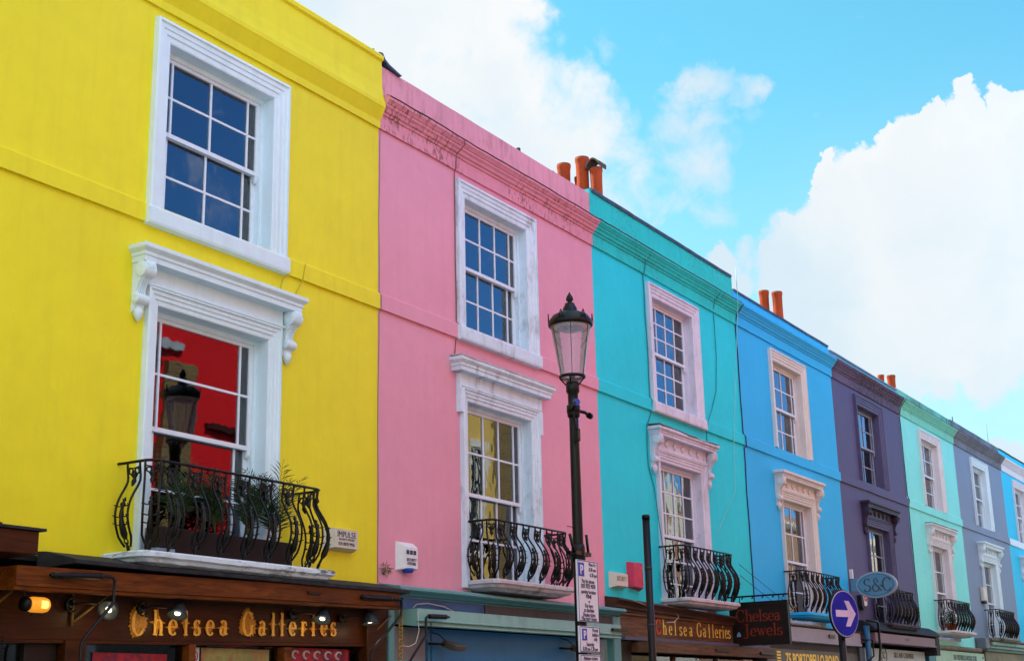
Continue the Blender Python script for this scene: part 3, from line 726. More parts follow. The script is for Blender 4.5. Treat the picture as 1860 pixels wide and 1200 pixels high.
# ------------------------------------------------------------------ opposite side of the street (seen mirrored in the windows; sends sunlight back)
RED = paint('red_stucco', (.80, .012, .020), .6, .05)
OY = paint('ochre_yellow_stucco', (.80, .55, .16), .6, .05)
OB = brick('yellow_stock_brick', (.25, .16, .04), (.14, .085, .03), (.26, .21, .13))
OBR = brick('red_stock_brick', (.38, .17, .08), (.30, .12, .06), (.5, .42, .34))
OW = paint('white_render', (.82, .80, .76), .6, .04)
OC = paint('cream_render', (.76, .68, .54), .6, .04)
OG = glass('far_window_glass', (.3, .36, .4), .02, 1.6)
def opposite(x0, x1, top, wall, trim, label, wins, extras=None):
    h = empty('town_house', (0, 0, 0), label, 'house', 'houses on the opposite side of the street')
    Y = -10.8
    m = MB(); m.box(x0+.01, x1-.01, -18.5, Y, 2.95, top); m.build('wall', wall, h)
    m = MB(); m.prof(x0+.02, x1-.02, [(Y, top-.55), (Y+.12, top-.5), (Y+.2, top-.38), (Y+.2, top-.3), (Y, top-.27)]); m.build('cornice', trim, h)
    m = MB(); m.box(x0+.01, x1-.01, -18.5, Y+.05, 0, 2.948); m.build('shopfront', plain('dark_shopfront', (.06, .07, .08), .4), h)
    for (cx, z0, z1, hw) in wins:
        w = MB(); w.box(cx-hw-.14, cx+hw+.14, Y, Y+.07, z1, z1+.18); w.box(cx-hw-.14, cx-hw, Y, Y+.06, z0, z1); w.box(cx+hw, cx+hw+.14, Y, Y+.06, z0, z1); w.box(cx-hw-.2, cx+hw+.2, Y, Y+.12, z0-.12, z0)
        o = w.build('window', OW, h)
        s = MB()
        for f in (0, .5, 1): s.box(cx-hw, cx+hw, Y+.012, Y+.04, z0+(z1-z0-.05)*f, z0+(z1-z0-.05)*f+.05)
        for f in (0, .5, 1): s.box(cx-hw+(2*hw-.05)*f, cx-hw+(2*hw-.05)*f+.05, Y+.013, Y+.038, z0, z1)
        s.build('sash', OW, o)
        p = MB(); p.box(cx-hw, cx+hw, Y+.004, Y+.008, z0, z1); p.build('pane', OG, o)
        q = MB(); q.box(cx-hw, cx+hw, Y+.001, Y+.003, z0, z1); q.build('backing', plain('pale_blind', (.25, .27, .28), .9), o)
    if extras: extras(h, Y)
    return h
def red_extras(h, Y):
    m = MB(); m.box(19.05, 19.85, Y, Y+.12, 2.95, 8.5); m.build('brick_pier', OB, h)
    m = MB(); m.box(16.2, 19.0, Y, Y+.16, 8.55, 8.62); m.box(20.2, 25, Y, Y+.12, 7.3, 7.42); m.build('band', plain('dark_band', (.05, .01, .012), .5), h)
    m = MB(); m.box(16.5, 19.6, Y, Y+.1, 8.75, 8.9); m.build('sign_panel', plain('grey_panel', (.45, .5, .6), .5), h)
opposite(-30, 4, 10.4, OC, OW, 'cream house opposite, behind the viewer', [(0, 4, 6, .6), (-5, 4, 6, .6)])
opposite(4, 15.9, 10.4, OBR, OW, 'red-brick house opposite the yellow house', [(7, 4, 6, .6), (12, 4, 6, .6)])
opposite(15.9, 25.5, 10.9, RED, RED, 'scarlet house opposite, mirrored in the yellow house window', [(23.6, 4.2, 6.4, .6)], red_extras)
opposite(25.5, 31.2, 10.6, OY, OW, 'ochre yellow house opposite, mirrored in the pink house window', [(30.35, 5.6, 8.4, .30), (27.0, 5.3, 7.9, .5)])
opposite(31.2, 39.4, 10.3, OB, OY, 'yellow stock brick house opposite with white sashes', [(34.0, 4.2, 6.6, .5), (37.2, 4.2, 6.6, .5)])
opposite(39.4, 43.0, 9.7, OW, OW, 'white rendered house opposite, mirrored in the turquoise house window', [(41.5, 4.2, 6.0, .5)])
opposite(43.0, 56, 8.9, OBR, OW, 'red-brown brick house opposite, lower than its neighbours', [(47, 4.2, 6.6, .5), (51, 4.2, 6.6, .5)])
opposite(56, 78, 9.0, OC, OW, 'long cream house opposite, furthest up the street', [(60, 4.2, 6.6, .5), (66, 4.2, 6.6, .5), (72, 4.2, 6.6, .5)])

# ------------------------------------------------------------------ chimneys
def pot(x, y, zt, zb, r, label, cowl=False, bent=False, parent=None):
    o = empty('chimney_pot', (0, 0, 0), label, 'chimney pot', 'terracotta chimney pots')
    H = zt-zb
    m = MB(); m.lathe((x, y, zb), [(r*1.05, 0), (r*1.0, .1), (r*.97, H*.45), (r*.97, H*.75), (r*1.0, H-.14), (r*1.02, H-.10), (r*1.10, H-.05), (r*1.12, H-.015), (r*1.04, H), (r*.85, H), (r*.8, H-.12), (r*.75, H-.5)], 28)
    m.build('pot', TERRA, o)
    s = MB(); s.lathe((x, y, zt-.012), [(r*.84, .0), (r*1.08, .0), (r*1.08, .018), (r*.84, .018), (r*.84, 0)], 28, caps=False); s.build('sooty_rim', plain('soot', (.05, .045, .045), .9), o)
    if cowl:
        c = MB(); n = 12
        pts = [(y-r*1.35+2.7*r*k/n, zt+.06+r*1.05*math.sin(PI*k/n)) for k in range(n+1)]
        inner = [(yy*.86+y*.14, zz-.03) for yy, zz in reversed(pts)]
        c.poly(pts+inner, 'x', x-r*1.3, x+r*1.3)
        c.box(x-r*1.2, x+r*1.2, y-r*1.3, y-r*1.15, zt, zt+.09); c.box(x-r*1.2, x+r*1.2, y+r*1.15, y+r*1.3, zt, zt+.09)
        c.build('cowl', plain('cowl_clay', (.13, .075, .055), .8), o)
    return o
def stack(x, y0, y1, z, label):
    o = empty('chimney_stack', (0, 0, 0), label, 'chimney', 'brick chimney stacks behind the parapets')
    m = MB(); m.box(x-.26, x+.26, y0, y1, 8.0, z-.3); m.build('stack', BRICKC, o)
    m = MB(); m.box(x-.31, x+.31, y0-.05, y1+.05, z-.3, z-.18); m.box(x-.28, x+.28, y0-.02, y1+.02, z-.18, z); m.build('cap', BRICKC, o)
stack(21.75, 2.35, 4.1, 10.45, 'brick chimney stack under the five pots behind the pink parapet')
stack(31.24, 2.4, 3.6, 10.40, 'brick chimney stack under the two pots above the blue house')
stack(41.1, 2.5, 3.6, 10.2, 'brick chimney stack under the two pots above the purple house')
pot(21.75, 3.32, 11.74, 10.42, .125, 'orange clay pot, left one of the group beside the pink parapet')
pot(21.75, 2.915, 11.78, 10.42, .125, 'tallest orange clay pot in the middle of the first group')
pot(21.75, 2.62, 11.50, 10.42, .115, 'clay pot under a hooded cowl beside the turquoise parapet', cowl=True)
pot(21.95, 3.12, 11.50, 10.42, .07, 'short thin clay pot seen between two tall ones')
pot(21.75, 3.66, 11.66, 10.42, .11, 'pot with only its dark rim above the pink parapet')
pot(31.24, 3.05, 11.49, 10.42, .118, 'plain orange pot, left of the pair above the blue house')
pot(31.24, 2.71, 11.40, 10.42, .122, 'orange pot right of the pair above the blue house')
pot(41.1, 3.21, 11.27, 10.2, .09, 'small dark pot just showing above the blue-grey parapet')
pot(41.1, 2.90, 11.21, 10.2, .12, 'orange pot standing right of the small dark one')

# ------------------------------------------------------------------ street lamp
LX, LY = 11.413, -2.455
lamp = empty('street_lamp', (0, 0, 0), 'black lamp post with a tapering glass lantern and pointed finial', 'street lamp')
m = MB(); m.lathe((LX, LY, 0), [(.13, 0), (.13, .3), (.10, .4), (.085, .9), (.060, 1.0), (.058, 2.0), (.052, 3.0), (.047, 4.0), (.044, 4.50)], 20)
m.lathe((LX, LY, 2.95), [(.056, -.02), (.066, 0), (.066, .10), (.058, .14)], 20)
m.lathe((LX, LY, 4.3), [(.044, 0), (.060, .02), (.062, .1), (.050, .12), (.05, .24), (.066, .26), (.066, .34), (.05, .37)], 20)
m.build('post', BLACKP, lamp)
la = MB(); la.lathe((LX, LY, 4.66), [(.112, .036), (.124, .034), (.131, .046), (.131, .060), (.118, .066), (.112, .056), (.112, .036)], 32, caps=False)
la.lathe((LX, LY, 4.61), [(.03, -.0), (.05, .0), (.05, .012), (.03, .02)], 16)
for k in range(4): la.tube([(LX+math.cos(k*PI/2+.3)*.05, LY+math.sin(k*PI/2+.3)*.05, 4.615), (LX+math.cos(k*PI/2+.3)*.122, LY+math.sin(k*PI/2+.3)*.122, 4.70)], .008, 5)
la.tube([(LX, LY, 4.64), (LX, LY, 4.72)], .03, 10); la.build('lantern_base', BLACKP, lamp)
la = MB(); la.lathe((LX, LY, 5.215), [(0.19, 0.0), (0.215, 0.004), (0.222, 0.02), (0.222, 0.045), (0.205, 0.0682), (0.2, 0.0759), (0.175, 0.1106), (0.12, 0.1376), (0.075, 0.1531), (0.072, 0.1647), (0.07, 0.1878), (0.052, 0.2187), (0.046, 0.2303), (0.05, 0.2357), (0.026, 0.2434), (0.02, 0.2534), (0.034, 0.2689), (0.037, 0.282), (0.03, 0.3075), (0.012, 0.3384), (0.005, 0.3538), (0.0, 0.3592)], 32)
for k in range(6):
    a = 2*PI*k/6+3.649+.62; cx_, cy_ = LX+math.cos(a)*.216, LY+math.sin(a)*.216; t = (-math.sin(a), math.cos(a))
    la.tube([(cx_-t[0]*.032, cy_-t[1]*.032, 5.25), (cx_-t[0]*.006, cy_-t[1]*.006, 5.33), (cx_, cy_, 5.345), (cx_+t[0]*.006, cy_+t[1]*.006, 5.33), (cx_+t[0]*.032, cy_+t[1]*.032, 5.25)], .006, 5)
    la.tube([(cx_-t[0]*.014, cy_-t[1]*.014, 5.26), (cx_, cy_, 5.30), (cx_+t[0]*.014, cy_+t[1]*.014, 5.26)], .005, 5)
la.build('lantern_roof', BLACKP, lamp)
rb = MB()
for k in range(6):
    a = 2*PI*k/6+3.649
    rb.tube([(LX+math.cos(a)*.122, LY+math.sin(a)*.122, 4.715), (LX+math.cos(a)*.197, LY+math.sin(a)*.197, 5.225)], .0035, 5)
rb.build('glazing_bars', BLACKP, lamp)
gl = MB(); gl.lathe((LX, LY, 0), [(.118, 4.715), (.125, 4.76), (.198, 5.222)], 40, caps=False); gl.lathe((LX, LY, 0), [(.03, 4.628), (.108, 4.70)], 32, caps=False); gl.build('lantern_glass', CLEARG, lamp)
lu = MB(); lu.lathe((LX, LY, 5.188), [(.0, .0), (.06, .002), (.12, .008), (.165, .02), (.185, .04), (.188, .055), (.0, .056)], 32)
lu.build('luminaire', plain('grey_luminaire', (.52, .50, .50), .35, 0, .1), lamp)
lu = MB(); lu.lathe((LX, LY, 5.184), [(.0, -.020), (.07, -.016), (.13, .003), (.135, .010), (0, .011)], 24); lu.build('lens', plain('lens_glass', (.16, .18, .42), .08, 0, .5, 20), lamp)

sen = empty('camera_bracket', (0, 0, 0), 'black sensor clamped high on the lamp post with a looped cable', 'sensor')
m = MB(); zc = 4.385
m.lathe((LX, LY, zc-.035), [(.05, 0), (.066, .004), (.066, .075), (.05, .08)], 16)
m.tube([(LX-.05, LY-.03, zc), (LX-.13, LY-.08, zc+.01), (LX-.2, LY-.12, zc+.01)], .022, 10)
m.tube([(LX+.04, LY-.03, zc-.01), (LX+.12, LY-.06, zc-.015), (LX+.20, LY-.06, zc-.03)], .016, 8)
m.build('clamp', BLACKP, sen)
m = MB(); m.tube([(LX+.19, LY-.06, zc-.03), (LX+.235, LY-.06, zc-.035)], .03, 10); m.build('knob', BLACKP, sen)
m = MB(); m.tube([(LX-.13, LY-.10, zc+.028), (LX-.17, LY-.13, zc+.03)], .036, 12); m.build('lens', plain('blue_lens', (.02, .05, .35), .15), sen)
m = MB(); m.tube([(LX-.16, LY-.1, zc-.02), (LX-.19, LY-.11, zc-.12), (LX-.15, LY-.10, zc-.2), (LX-.10, LY-.08, zc-.24), (LX-.09, LY-.07, zc-.19)], .006, 5); m.tube([(LX-.05, LY-.06, zc-.18), (LX-.075, LY-.07, zc-.28), (LX-.12, LY-.09, zc-.33), (LX-.13, LY-.09, zc-.27)], .006, 5)
m.bbox(LX-.125, LX-.075, LY-.11, LY-.05, zc-.33, zc-.21, .006); m.build('cable', BLACKP, sen)
br = empty('banner_bracket', (0, 0, 0), 'forked black steel bracket on the lamp post above the parking plates', 'bracket')
m = MB(); m.box(LX-.14, LX+.15, LY-.055, LY+.055, 2.985, 3.02)
m.tube([(LX-.13, LY-.03, 3.0), (LX-.21, LY-.03, 3.17)], .014, 4); m.tube([(LX+.14, LY-.03, 3.0), (LX+.11, LY-.03, 3.19)], .014, 4)
m.tube([(LX-.15, LY+.03, 3.0), (LX-.155, LY+.03, 3.05)], .014, 4)
m.tube([(LX-.20, LY, 3.245), (LX, LY, 3.245)], .004, 4); m.build('bracket_arm', BLACKP, br)

# parking plates
PW = plain('sign_white', (.74, .72, .86), .35, 0, .04, 3, 0)
PB = plain('sign_blue', (.015, .045, .50), .35, 0, .1, 8, 0)
PK = plain('sign_text', (.03, .02, .10), .5, 0, .1, 8, 0)
def plate(z0, z1, label, lines, p=None, x0=11.237, x1=11.625):
    o = empty('parking_sign', (0, 0, 0), label, 'parking sign', 'parking plates on the lamp post')
    y = -2.535
    m = MB(); m.bbox(x0, x1, y, y+.02, z0, z1, .004); m.build('plate', PW, o)
    b = MB(); t = .006
    b.box(x0+.004, x1-.004, y-.002, y, z0+.004, z0+.004+t); b.box(x0+.004, x1-.004, y-.002, y, z1-.004-t, z1-.004)
    b.box(x0+.004, x0+.004+t, y-.0025, y, z0+.004+t, z1-.004-t); b.box(x1-.004-t, x1-.004, y-.0025, y, z0+.004+t, z1-.004-t); b.build('border', PK, o)
    m = MB(); m.box(LX-.05, LX+.05, y+.02, y+.03, z0+.03, z0+.07); m.box(LX-.05, LX+.05, y+.02, y+.03, z1-.07, z1-.03); m.build('clip', LEAD, o)
    if p:
        px, pz, s = p
        q = MB(); q.box(px, px+s*.85, y-.003, y, pz, pz+s); q.build('blue_panel', PB, o)
        text_mesh('letter', 'P', s*.95, PW, o, front(px+s*.43, y-.0045, pz+s*.16), .001, .003, 1.0)
    for (tx, x, z, sz) in lines:
        text_mesh('lettering', tx, sz, PK, o, front(x, y-.003, z), .001, -.0002, .80)
    return o
mx_ = (11.237+11.625)/2
plate(2.374, 2.935, 'tall white parking plate with a blue P, the top one on the lamp post',
      [('Mon-Fri', 11.52, 2.885, .052), ('8.30 am-', 11.525, 2.838, .052), ('6.30 pm', 11.535, 2.788, .052), ('Pay by phone', mx_, 2.726, .056), ('020 7023 9078', mx_, 2.680, .056), ('quoting location', mx_, 2.630, .054), ('97848', mx_, 2.586, .052), ('or', mx_+.01, 2.548, .042),
       ('Pay here', mx_, 2.502, .056), ('at machine', mx_, 2.462, .056), ('Display ticket', mx_, 2.420, .054), ('Max stay 4 hours', mx_, 2.386, .052)], (11.256, 2.785, .125))
plate(2.098, 2.333, 'smaller parking plate for permit holders, below the tall one',
      [('Permit', 11.535, 2.285, .05), ('holders', 11.535, 2.244, .05), ('only', 11.535, 2.205, .05), ('Saturday', mx_, 2.155, .052), ('8.30 am-1.30 pm', mx_, 2.113, .052)], (11.285, 2.205, .105))
plate(1.86, 2.078, 'lowest parking plate for antique traders, cut by the bottom edge',
      [('Antique traders', mx_, 2.03, .052), ('only', mx_, 1.98, .052)])

# ------------------------------------------------------------------ second post and the arrow sign
o = empty('sign_post', (0, 0, 0), 'plain black post with a blunt top in front of the turquoise house', 'post')
m = MB(); m.tube([(12.56, -2.61, 0), (12.56, -2.61, 3.44)], .038, 16); m.build('post', BLACKP, o)
m = MB(); m.lathe((12.56, -2.61, 3.43), [(.041, 0), (.042, .03), (.036, .045), (0, .047)], 16); m.build('cap', BLACKP, o)
for z in (2.93, 2.37): m = MB(); m.lathe((12.56, -2.61, z), [(.038, 0), (.0405, .003), (.0405, .022), (.038, .025)], 16); m.build('band', plain('steel_band', (.05, .05, .06), .4, .4), o)
ar = empty('arrow_sign', (17.36, -2.99, 2.69), 'round blue sign with a white arrow pointing right, on a black post', 'road sign', rz=R(-17))
m = MB(); m.lathe((0, .03, 0), [(0, -.012), (.285, -.012), (.30, -.006), (.30, .012), (.285, .018), (0, .018)], 48, 'y', smooth=False); m.build('backplate', BLACKP, ar)
m = MB(); m.lathe((0, .012, 0), [(0, .0), (.288, 0), (.288, .006), (0, .006)], 48, 'y', smooth=False); m.build('white_rim', plain('rim_grey', (.45, .5, .65), .4), ar)
m = MB(); m.lathe((0, .007, 0), [(0, .0), (.276, 0), (.276, .006), (0, .006)], 48, 'y', smooth=False); m.build('blue_disc', plain('disc_blue', (.006, .022, .40), .4, 0, .2, 5, .0, .08), ar)
m = MB(); m.poly([(-.20, -.042), (.06, -.042), (-.01, -.16), (.085, -.16), (.215, 0), (.085, .16), (-.01, .16), (.06, .042), (-.20, .042)], 'y', .001, .006); m.build('arrow', plain('arrow_white', (.62, .58, .86), .4, 0, .12, 4, 0), ar)
m = MB(); m.tube([(0, .09, -2.69), (0, .09, .30)], .045, 16); m.box(-.05, .05, .04, .09, .10, .13); m.box(-.05, .05, .04, .09, -.13, -.10); m.build('post', BLACKP, ar)

# ------------------------------------------------------------------ hanging signs
JX = 20.507
j = empty('hanging_sign', (0, 0, 0), 'square dark brown board lettered Chelsea Jewels, hung from an iron bar', 'hanging sign', 'projecting shop signs')
m = MB(); m.box(JX-.035, JX+.035, -1.03, -.10, 2.50, 3.13); m.build('board', plain('jewel_board', (.014, .006, .004), .6, 0, .3, 10, .3), j)
m = MB(); t = .03
m.box(JX-.045, JX+.045, -1.045, -.085, 3.10, 3.145); m.box(JX-.045, JX+.045, -1.045, -.085, 2.485, 2.53)
m.box(JX-.0445, JX+.0445, -1.045, -1.005, 2.53, 3.10); m.box(JX-.0445, JX+.0445, -.125, -.085, 2.53, 3.10); m.build('frame', plain('jewel_frame', (.010, .008, .007), .5), j)
m = MB(); m.box(JX-.012, JX+.012, -1.07, 0, 3.222, 3.247); m.box(JX-.03, JX+.03, -.02, 0, 3.14, 3.33)
for k in range(5): m.tube([(JX, -.3-.17*k, 3.222), (JX, -.3-.17*k, 3.205), (JX, -.28-.17*k, 3.20)], .01, 5)
m.tube([(JX, -.25, 3.222), (JX, -.25, 3.14)], .006, 5); m.tube([(JX, -.9, 3.222), (JX, -.9, 3.14)], .006, 5); m.build('bracket', BLACK, j)
JR = plain('dull_red_letters', (.24, .028, .010), .5, 0, .2, 40, .1)
def side_word(word, size, xs, y0, z0, X, mat, parent, sp=.0, name='lettering'):
    mb = MB(); cur = 0.
    for ch in word:
        w = GL[ch][0]
        glyph(mb, ch, (lambda x, z, d, cur=cur: (X-d, y0-(cur+x)*size*xs, z0+z*size)), .004)
        cur += w+sp
    return mb.build(name, mat, parent)
side_word('Chelsea', .185, 1.06, -.185, 2.845, JX-.036, JR, j)
side_word('Jewels', .185, 1.10, -.30, 2.625, JX-.036, JR, j)
m = MB(); m.poly([(-.255, 2.625), (-.19, 2.62), (-.185, 2.65), (-.21, 2.69), (-.225, 2.70), (-.25, 2.66)], 'x', JX-.04, JX-.036); m.build('gem_mark', plain('gem_blue', (.22, .36, .55), .4), j)

SX = 26.74
s_ = empty('hanging_sign', (0, 0, 0), 'oval blue-grey sign lettered S&C on a flat arm over the purple wall', 'hanging sign', 'projecting shop signs')
BLG = plain('blue_grey_board', (.115, .30, .42), .45, 0, .07, 3, .05)
ell = [(-.52+.40*math.cos(2*PI*k/48), 3.79+.25*math.sin(2*PI*k/48)) for k in range(48)]
el2 = [(-.52+.37*math.cos(2*PI*k/48), 3.79+.222*math.sin(2*PI*k/48)) for k in range(48)]
m = MB(); m.poly(ell, 'x', SX-.045, SX+.045); m.build('rim', plain('sign_rim_grey', (.35, .40, .46), .4, .2), s_)
m = MB(); m.poly(el2, 'x', SX-.050, SX-.0455); m.build('face', BLG, s_)
m = MB(); m.tube([(SX-.052, y, z) for y, z in [(-.52+.345*math.cos(2*PI*k/48), 3.79+.20*math.sin(2*PI*k/48)) for k in range(48)]], .005, 4, closed=True); m.build('outline', plain('bronze_letters', (.06, .10, .10), .5), s_)
m = MB(); m.box(SX-.02, SX+.02, -.20, -.006, 3.70, 3.93); m.build('arm', BLG, s_)
m = MB(); m.box(SX-.03, SX+.03, -.06, -.0, 3.94, 4.12); m.build('wall_bracket', plain('white_plastic', (.75, .75, .78), .4), s_)
BZ = plain('bronze_letters2', (.075, .075, .055), .5, 0, .2)
side_word('S&C', .25, .98, -.265, 3.665, SX-.051, BZ, s_)

# ------------------------------------------------------------------ alarm boxes
ABW = plain('aged_white_plastic', (.62, .60, .52), .45, 0, .06, 5, .05)
TXD = plain('faint_print', (.06, .06, .10), .6)
a = empty('alarm_box', (0, 0, 0), 'wide cream alarm box lettered IMPULSE on the yellow wall', 'alarm box', 'alarm boxes on the walls')
m = MB(); m.add([(10.64, 0, 3.17), (11.10, 0, 3.17), (11.10, 0, 3.40), (10.64, 0, 3.40), (10.73, -.09, 3.20), (11.085, -.09, 3.20), (11.085, -.09, 3.385), (10.73, -.09, 3.385)],
     [(0, 3, 2, 1), (4, 5, 6, 7), (0, 1, 5, 4), (1, 2, 6, 5), (2, 3, 7, 6), (3, 0, 4, 7)]); m.build('case', ABW, a)
text_mesh('lettering', 'IMPULSE', .085, TXD, a, front(10.905, -.0925, 3.305), .001, 0, .95)
text_mesh('lettering', 'SECURITY SYSTEMS', .028, TXD, a, front(10.905, -.0925, 3.275), .001, 0, 1.0)
text_mesh('lettering', '020 8878 9906', .045, TXD, a, front(10.905, -.0925, 3.225), .001, 0, .95)
a = empty('alarm_box', (0, 0, 0), 'upright white alarm box with a blue strobe on the pink wall', 'alarm box', 'alarm boxes on the walls')
m = MB(); x0, x1, z0, z1 = 11.84, 12.13, 3.06, 3.36
m.add([(x0, 0, z0), (x1+.03, 0, z0), (x1+.03, 0, z1), (x0, 0, z1), (x0+.10, -.085, z0+.02), (x1, -.085, z0+.02), (x1, -.085, z1-.06), (x0+.10, -.085, z1-.06)],
      [(0, 3, 2, 1), (4, 5, 6, 7), (0, 1, 5, 4), (1, 2, 6, 5), (2, 3, 7, 6), (3, 0, 4, 7)]); m.build('case', plain('white_alarm_case', (.74, .76, .80), .4, 0, .04), a)
m = MB(); m.lathe((12.0, -.05, 3.045), [(0, -.012), (.05, -.01), (.062, .01), (.062, .035), (0, .036)], 16); m.build('strobe', plain('blue_strobe', (.02, .06, .40), .2), a)
m = MB()
for k in range(3): m.box(11.925+k*.062, 11.925+k*.062+.05, -.0875, -.085, 3.225, 3.27)
m.build('emblem', TXD, a)
text_mesh('lettering', 'SECURITY\nSYSTEMS', .042, TXD, a, front(12.015, -.0875, 3.155), .001, .001, .95, line=.95)
a = empty('alarm_box', (0, 0, 0), 'low beige alarm box on the turquoise wall', 'alarm box', 'alarm boxes on the walls')
m = MB(); m.add([(16.64, 0, 3.16), (17.05, 0, 3.16), (17.05, 0, 3.38), (16.64, 0, 3.38), (16.72, -.09, 3.19), (17.03, -.09, 3.19), (17.03, -.09, 3.355), (16.72, -.09, 3.355)],
     [(0, 3, 2, 1), (4, 5, 6, 7), (0, 1, 5, 4), (1, 2, 6, 5), (2, 3, 7, 6), (3, 0, 4, 7)]); m.build('case', ABW, a)
text_mesh('lettering', 'SECURITY', .085, plain('faded_print', (.30, .28, .22), .6), a, front(16.85, -.0925, 3.26), .001, .002, .75)
a = empty('alarm_box', (0, 0, 0), 'tall magenta alarm box beside the beige one', 'alarm box', 'alarm boxes on the walls')
m = MB(); m.add([(17.17, 0, 3.20), (17.53, 0, 3.16), (17.53, 0, 3.56), (17.17, 0, 3.55), (17.22, -.09, 3.21), (17.50, -.09, 3.20), (17.50, -.09, 3.545), (17.22, -.09, 3.535)],
     [(0, 3, 2, 1), (4, 5, 6, 7), (0, 1, 5, 4), (1, 2, 6, 5), (2, 3, 7, 6), (3, 0, 4, 7)]); m.build('case', plain('magenta_case', (.55, .03, .10), .4), a)
a = empty('alarm_box', (0, 0, 0), 'small shield-shaped alarm with a red mark on the purple wall', 'alarm box', 'alarm boxes on the walls')
m = MB(); m.poly([(27.05, 3.64), (27.40, 3.62), (27.38, 3.44), (27.28, 3.36), (27.14, 3.36), (27.07, 3.44)], 'y', -.09, 0); m.build('case', plain('dark_case', (.02, .03, .05), .4), a)
m = MB(); m.poly([(27.16, 3.63), (27.39, 3.615), (27.37, 3.46), (27.28, 3.43), (27.2, 3.44)], 'y', -.097, -.0905); m.build('cover', plain('white_alarm_case', (.7, .7, .7), .4), a)
m = MB(); m.box(27.19, 27.36, -.099, -.097, 3.60, 3.622); m.tube([(27.21, -.099, 3.6), (27.24, -.099, 3.53), (27.28, -.099, 3.58), (27.32, -.099, 3.53), (27.35, -.099, 3.6)], .009, 4); m.build('red_mark', plain('mark_red', (.6, .03, .04), .5), a)
a = empty('alarm_box', (0, 0, 0), 'pale box low on the grey wall left of its window', 'alarm box', 'alarm boxes on the walls')
m = MB(); m.bbox(37.05, 37.34, -.10, 0, 4.05, 4.40, .02); m.build('case', ABW, a)
m = MB(); m.box(37.07, 37.32, -.09, 0, 3.99, 4.05); m.build('base', LEADB, a)

# ------------------------------------------------------------------ shopfronts: yellow house (wooden, Chelsea Galleries)
def shop(label, x0, x1): return None
def shop_glass(parent, x0, x1, y, z0, z1, inner=None):
    m = MB(); m.box(x0, x1, y, y+.008, z0, z1); m.build('shop_window', SHOPG, parent)
def frame_piece(parent, name, mat, boxes, bev=.006):
    m = MB()
    for b in boxes: m.bbox(*b, bev)
    return m.build(name, mat, parent)
TL = .0115
za = lambda x: (x-9.0)*TL       # the shopfronts rise very slightly along the street
def shopbody(parent, x0, x1, z1, mat=DARKI):
    m = MB(); m.box(x0+.005, x1-.005, .35, .40, 0, z1); m.box(x0+.005, x1-.005, .02, .35, z1-.03, z1); m.build('back_wall', mat, parent)
sf = empty('shopfront', (0, 0, 0), 'dark stained wooden shopfront with gold letters under the yellow house', 'shopfront', 'shopfronts under the houses')
shopbody(sf, 6.4, 11.55, 2.83)
m = MB(); m.prof(7.2, 11.50, [(.0, 2.875), (-.10, 2.868), (-.38, 2.80), (-.44, 2.785), (-.44, 2.755), (0, 2.74)], .3, .01, 2, z_at=lambda x: (x-9)*.004); m.build('lead_flashing', LEADB, sf)
m = MB(); m.prof(6.70, 11.38, [(0, 2.74), (-.40, 2.74), (-.40, 2.615), (-.405, 2.61), (-.405, 2.595), (-.39, 2.59), (-.39, 2.565), (-.33, 2.56), (0, 2.60)], .5, .004, 5, z_at=lambda x: (x-9)*.0165); m.build('awning_box', WOODM, sf)
m = MB(); m.prof(6.3, 11.47, [(.0, 2.58), (-.12, 2.58), (-.12, 2.235), (-.135, 2.23), (-.135, 2.205), (.0, 2.20)], .5, .003, 6, z_at=lambda x: (x-9)*.019); m.build('fascia', WOODD, sf)
frame_piece(sf, 'pilaster', WOODD, [(7.40, 7.60, -.16, .02, 0, 2.2)])
frame_piece(sf, 'pilaster', WOODD, [(11.15, 11.47, -.17, .02, 0, 2.62)])
for xx, w in ((8.73, .075), (9.94, .10)): frame_piece(sf, 'mullion', WOODM, [(xx, xx+w, -.15, .0, .5, 2.21)])
m = MB(); m.box(7.62, 11.15, -.10, 0, .0, .5); m.build('stall_riser', WOODD, sf)
for a_, b_ in ((7.6, 8.73), (8.805, 9.94), (10.04, 11.15)): shop_glass(sf, a_, b_, -.06, .5, 2.21)
shop_glass(sf, 5.0, 7.08, -.03, .5, 2.22)
frame_piece(sf, 'door_post', plain('near_black_wood', (.012, .008, .006), .5), [(7.08, 7.38, -.08, .02, 0, 2.21)])
# gold letters with their spiky flourishes
pos_l = [8.151, 8.369, 8.538, 8.691, 8.821, 8.98, 9.15, 9.459, 9.648, 9.796, 9.917, 10.063, 10.22, 10.364, 10.519, 10.66]
mbL = MB(); mbF = MB()
for ch, xc in zip('ChelseaGalleries', pos_l):
    big = ch in 'CG'; sz = .205 if not big else .205; zz = 2.262+(xc-8.15)*.029
    w = GL[ch][0]; fx = .95 if not big else .85
    glyph(mbL, ch, (lambda x, z, d, xc=xc, w=w, zz=zz, sz=sz, fx=fx: (xc+(x-w/2)*sz*fx, -.128-d, zz+z*sz)), .006, 0., 1.3)
    hh = sz*(1 if ch in 'hlCG' else .62)
    nn = 22 if big else 14; pts = []
    random.seed(ord(ch)+int(xc*50))
    for k in range(nn*2):
        a_ = 2*PI*k/(nn*2); rx = (w*sz*fx*.5+.012); rz = hh*.5
        if big: f = (1.22 if k % 2 == 0 else 1.06)+random.uniform(-.10, .10)+.12*math.sin(a_*3+xc)
        else:
            f = .55+random.uniform(-.05, .05)
            d_ = min(abs(((a_*2/PI)+.5) % 1-.5), 1)
            if d_ < .13: f = 1.18+random.uniform(-.05, .08)
            if abs(math.cos(a_)) > .9: f *= 1.0 if d_ >= .13 else 1.05
        pts.append((xc+math.cos(a_)*rx*f*(1.06), zz+hh*.5+math.sin(a_)*rz*f*1.02))
    mbF.poly(pts, 'y', -.1265, -.119)
